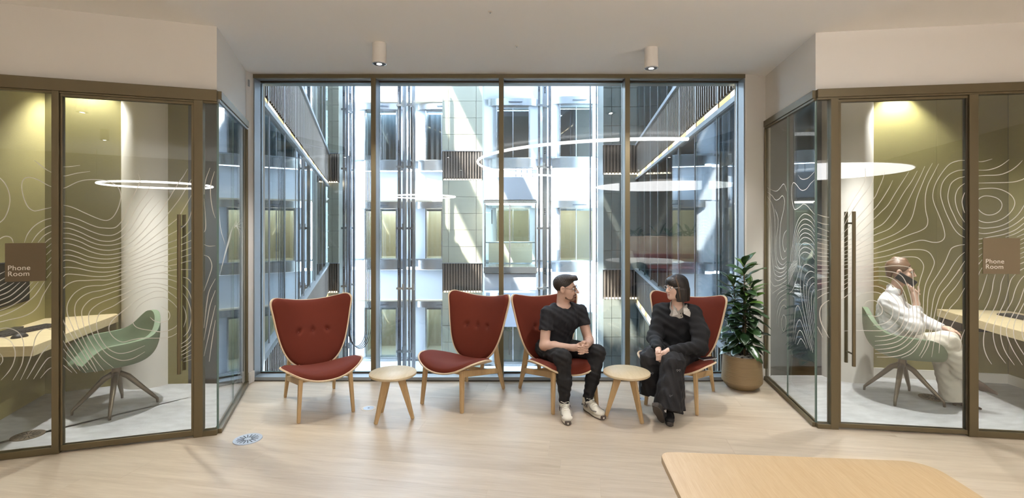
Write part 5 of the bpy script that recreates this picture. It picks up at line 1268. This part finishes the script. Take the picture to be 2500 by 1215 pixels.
def finger(P, pts, r0=.0088, r1=.0068, k=.004):
    for i in range(len(pts) - 1):
        t0, t1 = i / (len(pts) - 1), (i + 1) / (len(pts) - 1)
        P.append(('c', pts[i], pts[i + 1], r0 + (r1 - r0) * t0, r0 + (r1 - r0) * t1, k))

# shoes: local x = side, y = towards the toe, z = up, origin under the heel
def sneaker(root, name, loc, yaw, pitch=0.0, roll=0.0, L=.275, W=.098, mats=('sneaker_white', 'sneaker_grey', 'sneaker_dark'), low=True, emblem=True):
    t = empty(name, tuple(A3(*loc) - np.array(root.location)), 0, root)
    t.rotation_euler = (Matrix.Rotation(yaw, 3, 'Z') @ Matrix.Rotation(pitch, 3, 'X') @ Matrix.Rotation(roll, 3, 'Y')).to_euler()
    z0 = empty('tmp'); s = L / .275; z0.location = (0, 0, 0)
    up = [('e', (0, .055, .062), (.036, .055, .045), None, .03), ('e', (0, .135, .052), (.041, .065, .038), None, .03), ('e', (0, .215, .040), (.044, .050, .028), None, .03),
          ('c', (0, .048, .07), (0, .042, .115), .038, .036, .03), ('-c', (0, .045, .115), (0, .040, .16), .029, .034, .008), ('-b', (0, .14, -.04), (.2, .3, .058), None, .004)]
    o = sdf_mesh('upper', [tuple([p[0]] + [tuple(v * s for v in q) if isinstance(q, tuple) else (q * s if isinstance(q, float) else q) for q in p[1:]]) for p in up], .004, mats[0], z0, sub=t)
    sole = []
    for k in range(36):
        a = 2 * PI * k / 36; y = .1375 + .142 * math.sin(a); w_ = (.036 + .013 * max(0, math.sin(a)) - .006 * math.exp(-((y - .11) / .04) ** 2)) * math.cos(a)
        sole.append((w_ * s * 1.05, y * s))
    MB().prism(sole, .006, .028).build('midsole', mats[0], t, bevel=.006, auto=40)
    MB().prism([(x * .96, y * .99) for x, y in sole], 0, .0065).build('outsole', mats[2], t)
    MB().box((0, .272 * s, .02), (.05, .012, .03)).build('toe_bumper', mats[2], t, bevel=.005)
    for k in range(5):
        y = (.105 + .022 * k) * s; zt = (.112 - .0075 * k - .010 * (k > 3)) * s
        MB().tube([(-.027 * s, y - .004, zt - .022), (-.012 * s, y, zt - .006), (.012 * s, y + .004, zt - .006), (.027 * s, y, zt - .022)], .0035, 6).build('lace', mats[0], t, smooth=True)
    for sg in (-1, 1):
        MB().tube([(sg * .034 * s, .11 * s, .085 * s), (sg * .041 * s, .14 * s, .066 * s), (sg * .043 * s, .175 * s, .05 * s), (sg * .036 * s, .225 * s, .055 * s)], .006, 6).build('overlay', mats[1], t, smooth=True)
        MB().tube([(sg * .036 * s, .02 * s, .05 * s), (sg * .040 * s, .05 * s, .062 * s), (sg * .041 * s, .085 * s, .05 * s)], .007, 6).build('overlay', mats[1], t, smooth=True)
        if emblem:
            m = MB()
            for (y0, za), (y1, zb) in (((.075, .05), (.075, .085)), ((.075, .085), (.105, .05)), ((.105, .05), (.105, .085))):
                m.tube([(sg * .0435 * s, y0 * s, za * s), (sg * .0425 * s, y1 * s, zb * s)], .0035, 5)
            m.build('letter_emblem', mats[2], t)
    MB().tube([(.012 * s, .1 * s, .115 * s), (.035 * s, .09 * s, .122 * s), (.03 * s, .075 * s, .108 * s), (.008 * s, .1 * s, .114 * s), (-.03 * s, .085 * s, .12 * s), (-.034 * s, .1 * s, .105 * s)], .0028, 6).build('lace_bow', mats[0], t, smooth=True)
    bpy.data.objects.remove(z0)
    return t

# ---------------- the man in the black T-shirt
man = empty('person', (.42, 4.40, 0)); tag(man, 'bearded man in dark T-shirt, black trousers and white trainers, hands clasped, turned to the woman', 'person')
hc, hR = (.489, 4.40, 1.004), frame((.93, -.36, -.06), 0, R(4))
shR, shL, elR, elL, wrR, wrL = (.318, 4.355, .788), (.632, 4.475, .782), (.286, 4.275, .512), (.700, 4.405, .525), (.522, 4.105, .537), (.640, 4.135, .556)
sk = place(head_prims(1.04, 1.22), hc, hR)
sk += [('c', (.470, 4.43, .945), (.468, 4.45, .82), .056, .062, .03), ('c', (.41, 4.47, .55), (.465, 4.43, .74), .09, .10, .04), ('c', shR, shL, .045, .045, .05),
       ('c', shR, elR, .049, .042, .03), ('c', elR, (.37, 4.215, .520), .041, .043, .025), ('c', (.37, 4.215, .520), wrR, .042, .0265, .02),
       ('c', shL, elL, .049, .042, .03), ('c', elL, (.685, 4.31, .535), .041, .042, .025), ('c', (.685, 4.31, .535), wrL, .041, .0265, .02)]
sk += [('c', wrR, (.560, 4.075, .548), .026, .030, .02), ('e', (.566, 4.068, .549), (.032, .018, .036), None, .014), ('c', wrL, (.618, 4.085, .552), .026, .030, .02), ('e', (.612, 4.080, .550), (.030, .018, .036), None, .014)]
for k in range(4):
    z = .576 - .0185 * k
    finger(sk, [(.578, 4.052, z), (.600, 4.034, z - .001), (.622, 4.036, z - .004), (.636, 4.052, z - .008)][: 4])
    z -= .009
    finger(sk, [(.606, 4.052, z), (.590, 4.030, z - .002), (.570, 4.030, z - .005), (.556, 4.044, z - .008)])
finger(sk, [(.560, 4.070, .578), (.580, 4.050, .592), (.604, 4.044, .592)], .0105, .009)
finger(sk, [(.626, 4.080, .580), (.612, 4.055, .600), (.590, 4.046, .604)], .0105, .009)
sdf_mesh('body', sk, .0042, 'skin_tan', man)
face_bits(man, hc, hR, 1.0, 'hair_dark', glasses='frame_black', teeth=True)
hair = [('e', (0, -.024, .038), (.0765, .098, .083), None, .010), ('e', (0, .030, .098), (.056, .060, .026), None, .03), ('c', (-.03, .075, .100), (.03, .085, .102), .019, .021, .02), ('e', (.015, .098, .094), (.024, .016, .011), None, .012),
        ('-e', (0, .105, -.020), (.11, .078, .090), None, .012), ('-b', (0, .03, -.115), (.2, .085, .085), None, .02), ('-b', (0, -.02, -.135), (.2, .3, .075), None, .02), ('-e', (.082, -.004, -.012), (.02, .024, .03), None, .006), ('-e', (-.082, -.004, -.012), (.02, .024, .03), None, .006)]
sdf_mesh('hair', place(hair, hc, hR), .0032, 'hair_dark', man, disp=lambda X, Y, Z: (.0014 * np.sin(520 * X + 190 * Z) * np.sin(310 * Y - 260 * Z) + .0009 * np.sin(340 * X - 260 * Y + 190 * Z)) * np.clip((Z - 1.04) / .03, .15, 1))
beard = [('e', (0, .074, -.091), (.030, .026, .024), None, .012), ('c', (-.022, .092, -.052), (.022, .092, -.052), .0045, .0045, .006), ('c', (-.026, .084, -.056), (-.024, .078, -.082), .006, .008, .01), ('c', (.026, .084, -.056), (.024, .078, -.082), .006, .008, .01),
         ('c', (.022, .07, -.098), (.052, .02, -.078), .013, .010, .012), ('c', (-.022, .07, -.098), (-.052, .02, -.078), .013, .010, .012), ('-e', (0, .098, -.0645), (.019, .012, .011), None, .004)]
sdf_mesh('beard', place(beard, hc, hR), .003, 'stubble', man)
tR = frame((.40, -.915, 0))
tee = [('e', (.462, 4.425, .715), (.180, .108, .135), tR, .05), ('e', (.425, 4.455, .575), (.142, .108, .14), tR, .06), ('e', (.400, 4.475, .485), (.158, .122, .09), tR, .05), ('c', shR, shL, .062, .062, .05), ('c', (.40, 4.42, .81), (.545, 4.465, .81), .05, .05, .05),
       ('f', (.322, 4.362, .80), (.302, 4.315, .635), .062, .062, .012), ('f', (.628, 4.472, .795), (.664, 4.44, .655), .062, .061, .012),
       ('-e', (.474, 4.405, .872), (.078, .080, .062), None, .010), ('-c', (.47, 4.42, .86), (.472, 4.39, 1.0), .066, .085, .010), ('-f', (.302, 4.315, .640), (.299, 4.308, .60), .052, .052, .004), ('-f', (.664, 4.44, .662), (.672, 4.433, .62), .051, .051, .004)]
sdf_mesh('t_shirt', tee, .005, 'tee_navy', man, disp=fold(62, 44, 96, .0021, .4))
hpR, hpL, knR, knL = (.305, 4.47, .435), (.475, 4.54, .435), (.428, 4.065, .462), (.742, 4.215, .462)
anR, anL = (.437, 4.035, .105), (.646, 4.11, .115)
tr = [('e', (.392, 4.50, .455), (.165, .125, .085), tR, .05), ('c', hpR, knR, .088, .069, .04), ('c', hpL, knL, .088, .069, .04), ('c', knR, (.438, 4.035, .25), .068, .056, .03), ('f', (.438, 4.035, .30), (anR[0], anR[1], .10), .058, .043, .03),
      ('c', knL, (.690, 4.15, .25), .068, .056, .03), ('f', (.700, 4.16, .30), (anL[0], anL[1], .108), .058, .043, .03)]
sdf_mesh('trousers', tr, .006, 'cloth_black', man, disp=fold(48, 52, 105, .0024, 1.2))
tube_w('ankle', [(anR[0], anR[1], .13), (anR[0], anR[1] - .005, .06)], [.034, .036], 'cloth_black', man); tube_w('ankle', [(anL[0], anL[1], .13), (anL[0], anL[1] - .005, .06)], [.034, .036], 'cloth_black', man)
tube_w('bracelet', [A3(.518, 4.108, .537) + .029 * A3(.35 * math.sin(t), .9 * math.sin(t) * .9, math.cos(t)) for t in np.linspace(0, 2 * PI, 21)[:-1]], .0022, 'frame_clear', man, closed=True)
sneaker(man, 'shoe', (.437, 4.085, 0), R(181)); sneaker(man, 'shoe', (.622, 4.165, 0), R(206))

# ---------------- the woman in the black jumper
wo = empty('person', (1.50, 4.40, 0)); tag(wo, 'woman with dark bob and clear glasses in a black jumper and wide black trousers', 'person')
hc, hR, hs = (1.478, 4.355, 1.018), frame((-.93, -.36, -.05), 0, R(-3)), .95
wF, wL = A3(-.548, -.837, 0), A3(.837, -.548, 0)
shR, shL = (1.375, 4.470, .785), (1.618, 4.310, .790)
elR, elL, wrR, wrL = (1.290, 4.37, .56), (1.595, 4.115, .535), (1.235, 4.085, .535), (1.305, 4.020, .535)
sk = place(head_prims(.95), hc, hR, hs)
sk += [('c', (1.490, 4.372, .955), (1.505, 4.39, .82), .043, .048, .03), ('c', (1.53, 4.44, .55), (1.51, 4.40, .74), .085, .09, .04), ('c', shR, shL, .04, .04, .05),
       ('c', shR, elR, .04, .036, .03), ('c', elR, wrR, .035, .023, .02), ('c', shL, elL, .04, .036, .03), ('c', elL, wrL, .035, .023, .02)]
# hands resting one in the other between the knees
sk += [('c', wrR, (1.225, 4.045, .515), .022, .025, .015), ('e', (1.222, 4.035, .505), (.024, .018, .034), None, .012), ('c', wrL, (1.262, 4.018, .512), .022, .025, .015), ('e', (1.252, 4.012, .503), (.030, .018, .026), None, .012)]
for k in range(4):
    finger(sk, [(1.214 + .010 * k, 4.024, .492 - .002 * k), (1.216 + .011 * k, 4.006, .470), (1.222 + .012 * k, 4.004, .452), (1.232 + .012 * k, 4.016, .442 + .003 * k)], .0078, .006)
    finger(sk, [(1.246, 4.006, .512 - .013 * k), (1.226, 3.992, .508 - .013 * k), (1.206, 3.998, .502 - .013 * k), (1.200, 4.014, .498 - .013 * k)], .0076, .006)
finger(sk, [(1.236, 4.040, .532), (1.226, 4.012, .534), (1.216, 3.998, .524)], .009, .0075); finger(sk, [(1.264, 4.024, .528), (1.248, 4.000, .530), (1.232, 3.992, .522)], .009, .0075)
sk += [('c', (1.212, 3.862, .175), (1.192, 3.840, .085), .030, .027, .02)]
sdf_mesh('body', sk, .0042, 'skin_fair', wo)
face_bits(wo, hc, hR, hs, 'hair_black', glasses='frame_clear')
bob = [('e', (0, -.022, .032), (.086, .104, .092), None, .012), ('e', (0, -.035, -.045), (.094, .094, .11), None, .03), ('f', (0, -.035, -.02), (0, -.035, -.128), .086, .096, .03), ('e', (0, .055, .055), (.062, .046, .045), None, .03),
       ('-e', (0, .120, -.040), (.064, .075, .075), None, .012), ('-b', (0, .0, -.21), (.3, .3, .085), None, .006), ('-e', (0, .075, -.11), (.058, .07, .06), None, .012)]
sdf_mesh('hair', place(bob, hc, hR, hs), .004, 'hair_black', wo, disp=lambda X, Y, Z: .0009 * np.sin(560 * X + 40 * Z) + .0009 * np.sin(510 * Y + 30 * Z))
for sg, y_, j in ((1, .052, 0), (1, .044, 1), (1, .034, 2), (1, .022, 3), (-1, .050, 4), (-1, .040, 5)):
    tube_w('hair_streak', [to_world(hc, hR, v, hs) for v in ((sg * .02, .045 - .008 * j, .123), (sg * .058, y_ + .004, .098), (sg * .080, y_, .05), (sg * .0885, y_ - .006, -.01), (sg * .091, y_ - .016, -.07), (sg * .086, y_ - .026, -.115))], [.0008, .0015, .002, .002, .0017, .0008], 'hair_light', wo, n=6)
tR = frame(tuple(wF))
jum = [('e', (1.510, 4.392, .700), (.165, .118, .150), tR, .05), ('e', (1.525, 4.425, .560), (.178, .145, .16), tR, .06), ('e', (1.55, 4.43, .46), (.20, .155, .09), tR, .05), ('c', shR, shL, .060, .060, .05), ('c', (1.44, 4.43, .815), (1.575, 4.345, .818), .048, .048, .05),
       ('c', shR, elR, .066, .064, .04), ('c', elR, (1.245, 4.14, .535), .066, .048, .03), ('f', (1.25, 4.17, .535), (1.232, 4.072, .530), .046, .036, .02),
       ('c', shL, (1.632, 4.19, .65), .068, .070, .04), ('c', (1.632, 4.19, .65), elL, .070, .064, .04), ('c', elL, (1.38, 4.045, .530), .066, .048, .03), ('f', (1.42, 4.05, .53), (1.30, 4.018, .532), .046, .036, .02),
       ('-c', (1.487, 4.345, .93), (1.498, 4.355, .80), .088, .064, .02), ('-c', (1.476, 4.245, .875), (1.460, 4.236, .655), .088, .012, .012)]
sdf_mesh('jumper', jum, .0055, 'knit_black', wo, disp=fold(58, 46, 72, .0030, 2.2))
sh = [('e', (1.510, 4.385, .72), (.150, .106, .125), tR, .04), ('c', (1.495, 4.375, .86), (1.505, 4.385, .78), .062, .075, .03), ('-c', (1.490, 4.365, .80), (1.488, 4.36, .95), .050, .056, .01), ('-c', (1.474, 4.30, .87), (1.475, 4.30, .815), .030, .008, .008)]
so_ = sdf_mesh('shirt', sh, .005, 'shirt_check', wo)
def flap(pts, nm='collar'):
    P_ = [A3(*p) - np.array(wo.location) for p in pts]; c_ = wF * .006
    V_ = [tuple(p) for p in P_] + [tuple(p + c_) for p in P_]; n = len(P_)
    F_ = [tuple(range(n)), tuple(range(2 * n - 1, n - 1, -1))] + [(i, (i + 1) % n, n + (i + 1) % n, n + i)[::-1] for i in range(n)]
    return mesh_obj(nm, V_, F_, 'shirt_check', wo)
flap([(1.447, 4.345, .862), (1.440, 4.300, .835), (1.418, 4.268, .775), (1.470, 4.270, .792), (1.462, 4.29, .84)])
flap([(1.560, 4.330, .868), (1.590, 4.280, .845), (1.560, 4.235, .775), (1.508, 4.243, .800), (1.515, 4.28, .84)])
for z in (.800, .775, .752): MB().lathe([(.001, -.002), (.005, -.001), (.005, .001), (.001, .002)], 10).build('button', 'frame_black', so_, smooth=True); b_ = so_.children[-1]; b_.location = A3(1.488 + (.80 - z) * .1, 4.262 - (.80 - z) * .25, z) - np.array(wo.location); b_.rotation_euler = (R(80), 0, R(-30))
hpR, hpL, knR, knL = (1.445, 4.47, .43), (1.60, 4.37, .44), (1.188, 4.135, .452), (1.325, 3.99, .452)
cu = [('e', (1.535, 4.44, .43), (.185, .15, .08), tR, .05), ('c', hpR, knR, .095, .082, .05), ('c', hpL, knL, .098, .086, .05),
      ('f', (1.188, 4.130, .46), (1.178, 4.118, .145), .078, .094, .05), ('f', (1.325, 3.985, .46), (1.246, 3.872, .100), .084, .112, .05),
      ('c', (1.31, 4.05, .42), (1.38, 3.98, .13), .05, .05, .06)]
cu[-1] = ('f', (1.35, 4.02, .42), (1.345, 3.925, .085), .06, .062, .05)
sdf_mesh('wide_trousers', cu, .006, 'skirt_black', wo, disp=fold(88, 66, 14, .0040, .9))
from mathutils.bvhtree import BVHTree
wt_o = [c for c in wo.children if c.name.startswith('wide_trousers')][0]
tree = BVHTree.FromPolygons([v.co for v in wt_o.data.vertices], [p.vertices[:] for p in wt_o.data.polygons])
mat('thread_grey', (150, 148, 150), .7)
for bx_, bz_ in ((1.255, .235), (1.335, .415), (1.165, .34)):
    hit, nrm, _, _ = tree.ray_cast(Vector((bx_, 3.4, bz_)) - wo.location, Vector((0, 1, 0)))
    if hit is None: continue
    m = MB()
    for sg in (-1, 1):
        m.tube([hit + nrm * .002 + Vector((sg * q[0], 0, q[1])) for q in ((0, 0), (.008, .008), (.016, .006), (.015, -.004), (.004, 0), (.009, -.011))], .0011, 5)
    m.build('bow_stitch', 'thread_grey', wt_o)
sneaker(wo, 'shoe', (1.196, 3.835, .012), R(142), R(48), R(14), L=.235, mats=('sneaker_black', 'sneaker_black', 'sole_black'), emblem=False)
sneaker(wo, 'shoe', (1.29, 4.02, 0), R(168), 0, 0, L=.235, mats=('sneaker_black', 'sneaker_black', 'sole_black'), emblem=False)
tube_w('sock', [(1.203, 3.853, .145), (1.193, 3.841, .09)], [.034, .032], 'shirt_white', wo)
# her phone on the seat
ph = empty('smartphone', (1.712, 4.232, .407), R(20)); tag(ph, 'silver smartphone lying on the seat beside the woman', 'phone')
MB().box((0, 0, .004), (.145, .07, .008)).build('case', 'phone_silver', ph, bevel=.003); MB().box((0, 0, .0085), (.138, .064, .001)).build('screen', 'phone_black', ph)

# ---------------- the woman on the phone
lady = empty('person', (3.55, 4.39, 0)); tag(lady, 'woman in white shirt and cream trousers holding a phone to her ear behind the glass', 'person')
Ap, pv, vv = A3(3.549, 4.394, 0), A3(.777, -.63, 0), A3(.63, .777, 0)
def Wp(t, w_, z): return tuple(Ap + pv * t + vv * w_ + A3(0, 0, z))
hc, hR, hs = Wp(-.012, 0, 1.152), frame(tuple(pv + A3(0, 0, -.06))), .97
shR, shL, elR, wrR, elL, wrL = Wp(-.095, -.145, .880), Wp(-.095, .145, .880), Wp(.075, -.175, .700), Wp(.098, -.115, .885), Wp(.12, .17, .70), Wp(.275, .085, .668)
sk = place(head_prims(.95), hc, hR, hs)
sk += [('c', Wp(-.035, 0, 1.06), Wp(-.055, 0, .90), .044, .05, .03), ('c', Wp(-.07, 0, .55), Wp(-.07, 0, .82), .09, .09, .04), ('c', shR, shL, .04, .04, .05),
       ('c', shR, elR, .042, .037, .03), ('c', elR, wrR, .036, .023, .02), ('c', shL, elL, .042, .037, .03), ('c', elL, wrL, .036, .023, .02)]
sk += [('c', wrR, Wp(.088, -.108, .94), .023, .026, .015), ('e', Wp(.082, -.106, .965), (.026, .026, .036), None, .012)]
for k in range(4):
    t0 = .060 + .017 * k
    finger(sk, [Wp(t0 + .006, -.108, .985 - .004 * k), Wp(t0 - .006, -.118, 1.016 - .010 * k), Wp(t0 - .018, -.120, 1.042 - .013 * k), Wp(t0 - .028, -.113, 1.062 - .014 * k)], .0082, .0062)
finger(sk, [Wp(.098, -.098, .965), Wp(.112, -.085, 1.0), Wp(.108, -.078, 1.035)], .0095, .0075)
sk += [('c', wrL, Wp(.315, .062, .664), .022, .026, .015), ('e', Wp(.325, .055, .660), (.036, .036, .018), None, .012)]
for k in range(4):
    w0 = .082 - .019 * k
    finger(sk, [Wp(.335, w0, .660), Wp(.365, w0 - .004, .652), Wp(.385, w0 - .006, .632), Wp(.392, w0 - .006, .612)], .0082, .0062)
finger(sk, [Wp(.318, .03, .66), Wp(.340, .005, .652), Wp(.362, -.006, .640)], .0095, .0075)
sdf_mesh('body', sk, .0045, 'skin_pale', lady)
face_bits(lady, hc, hR, hs, 'hair_auburn')
for k in range(4):
    tube_w('nail', [Wp(.385 + .004, .076 - .019 * k, .618), Wp(.395, .076 - .019 * k, .606)], [.0055, .004], 'nail_dark', lady); tube_w('nail', [Wp(.034 + .017 * k, -.1195, 1.056 - .014 * k), Wp(.029 + .017 * k, -.117, 1.066 - .014 * k)], [.005, .0035], 'nail_dark', lady)
hr = [('e', (0, -.022, .038), (.078, .100, .085), None, .012), ('e', (0, -.075, -.03), (.050, .035, .045), None, .03), ('c', (0, .02, .112), (0, -.05, .118), .02, .02, .03),
      ('-e', (0, .105, -.020), (.11, .078, .090), None, .015), ('-b', (0, .03, -.105), (.2, .09, .085), None, .02), ('-e', (.082, -.004, -.012), (.02, .024, .03), None, .006), ('-e', (-.082, -.004, -.012), (.02, .024, .03), None, .006)]
sdf_mesh('hair', place(hr, hc, hR, hs), .0035, 'hair_auburn', lady, disp=lambda X, Y, Z: .0008 * np.sin(600 * Z + 100 * X))
tR = frame(tuple(pv))
st = [('e', Wp(-.075, 0, .80), (.165, .115, .145), tR, .05), ('e', Wp(-.075, 0, .64), (.16, .125, .16), tR, .06), ('e', Wp(-.07, 0, .52), (.165, .13, .09), tR, .05), ('c', shR, shL, .058, .058, .05),
      ('c', shR, elR, .070, .072, .03), ('c', elR, Wp(.092, -.135, .80), .070, .050, .03), ('f', Wp(.09, -.14, .78), Wp(.098, -.118, .865), .046, .036, .015),
      ('c', shL, elL, .068, .066, .03), ('c', elL, Wp(.24, .105, .672), .062, .044, .03), ('f', Wp(.22, .115, .675), Wp(.285, .078, .668), .042, .034, .015),
      ('c', Wp(-.055, 0, .99), Wp(-.06, 0, .90), .062, .075, .02), ('-c', Wp(-.040, 0, .955), Wp(-.035, 0, 1.1), .052, .058, .008), ('-c', Wp(.03, 0, 1.03), Wp(.05, 0, .86), .05, .012, .012)]
sdf_mesh('shirt', st, .0055, 'shirt_white', lady, disp=fold(66, 50, 78, .0030, .7))
lt = [('e', Wp(-.07, 0, .485), (.165, .14, .085), tR, .05), ('c', Wp(-.05, -.085, .495), Wp(.300, -.035, .575), .088, .080, .04), ('c', Wp(-.05, .085, .47), Wp(.285, .06, .465), .088, .080, .04),
      ('c', Wp(.300, -.035, .575), Wp(.36, -.01, .44), .080, .078, .04), ('f', Wp(.335, -.02, .50), Wp(.405, .005, .29), .080, .082, .03),
      ('c', Wp(.285, .06, .465), Wp(.31, .05, .30), .080, .084, .04), ('f', Wp(.30, .055, .36), Wp(.345, .04, .055), .084, .088, .03)]
sdf_mesh('wide_trousers', lt, .006, 'trouser_cream', lady, disp=fold(60, 66, 44, .0032, 2.6))
sdf_mesh('boot', [('c', Wp(.400, .0, .38), Wp(.452, .012, .262), .042, .040, .02), ('c', Wp(.452, .012, .262), Wp(.520, .015, .215), .038, .032, .02), ('c', Wp(.520, .015, .215), Wp(.612, .018, .175), .030, .010, .02), ('c', Wp(.452, .012, .25), Wp(.44, .012, .19), .022, .012, .015)], .005, 'boot_brown', lady)
sdf_mesh('boot', [('c', Wp(.352, .04, .16), Wp(.372, .04, .065), .042, .038, .02), ('c', Wp(.372, .04, .065), Wp(.44, .04, .04), .036, .028, .02), ('c', Wp(.44, .04, .035), Wp(.515, .04, .022), .026, .010, .02), ('c', Wp(.36, .04, .06), Wp(.352, .04, .022), .024, .014, .015)], .005, 'boot_brown', lady)
pe = empty('smartphone', Wp(.026, -.091, 1.088)); tag(pe, 'black smartphone held to the ear of the woman in white', 'phone')
a_ = math.atan2(-pv[0], -pv[1])
pe.rotation_euler = (Matrix.Rotation(math.atan2(pv[1], pv[0]), 3, 'Z') @ Matrix.Rotation(R(34), 3, 'Y') @ Matrix.Rotation(R(4), 3, 'X')).to_euler()
MB().box((0, 0, 0), (.148, .009, .072)).build('case', 'phone_black', pe, bevel=.004); MB().box((-.052, -.006, .018), (.028, .003, .026)).build('camera_bump', 'frame_black', pe, bevel=.001)
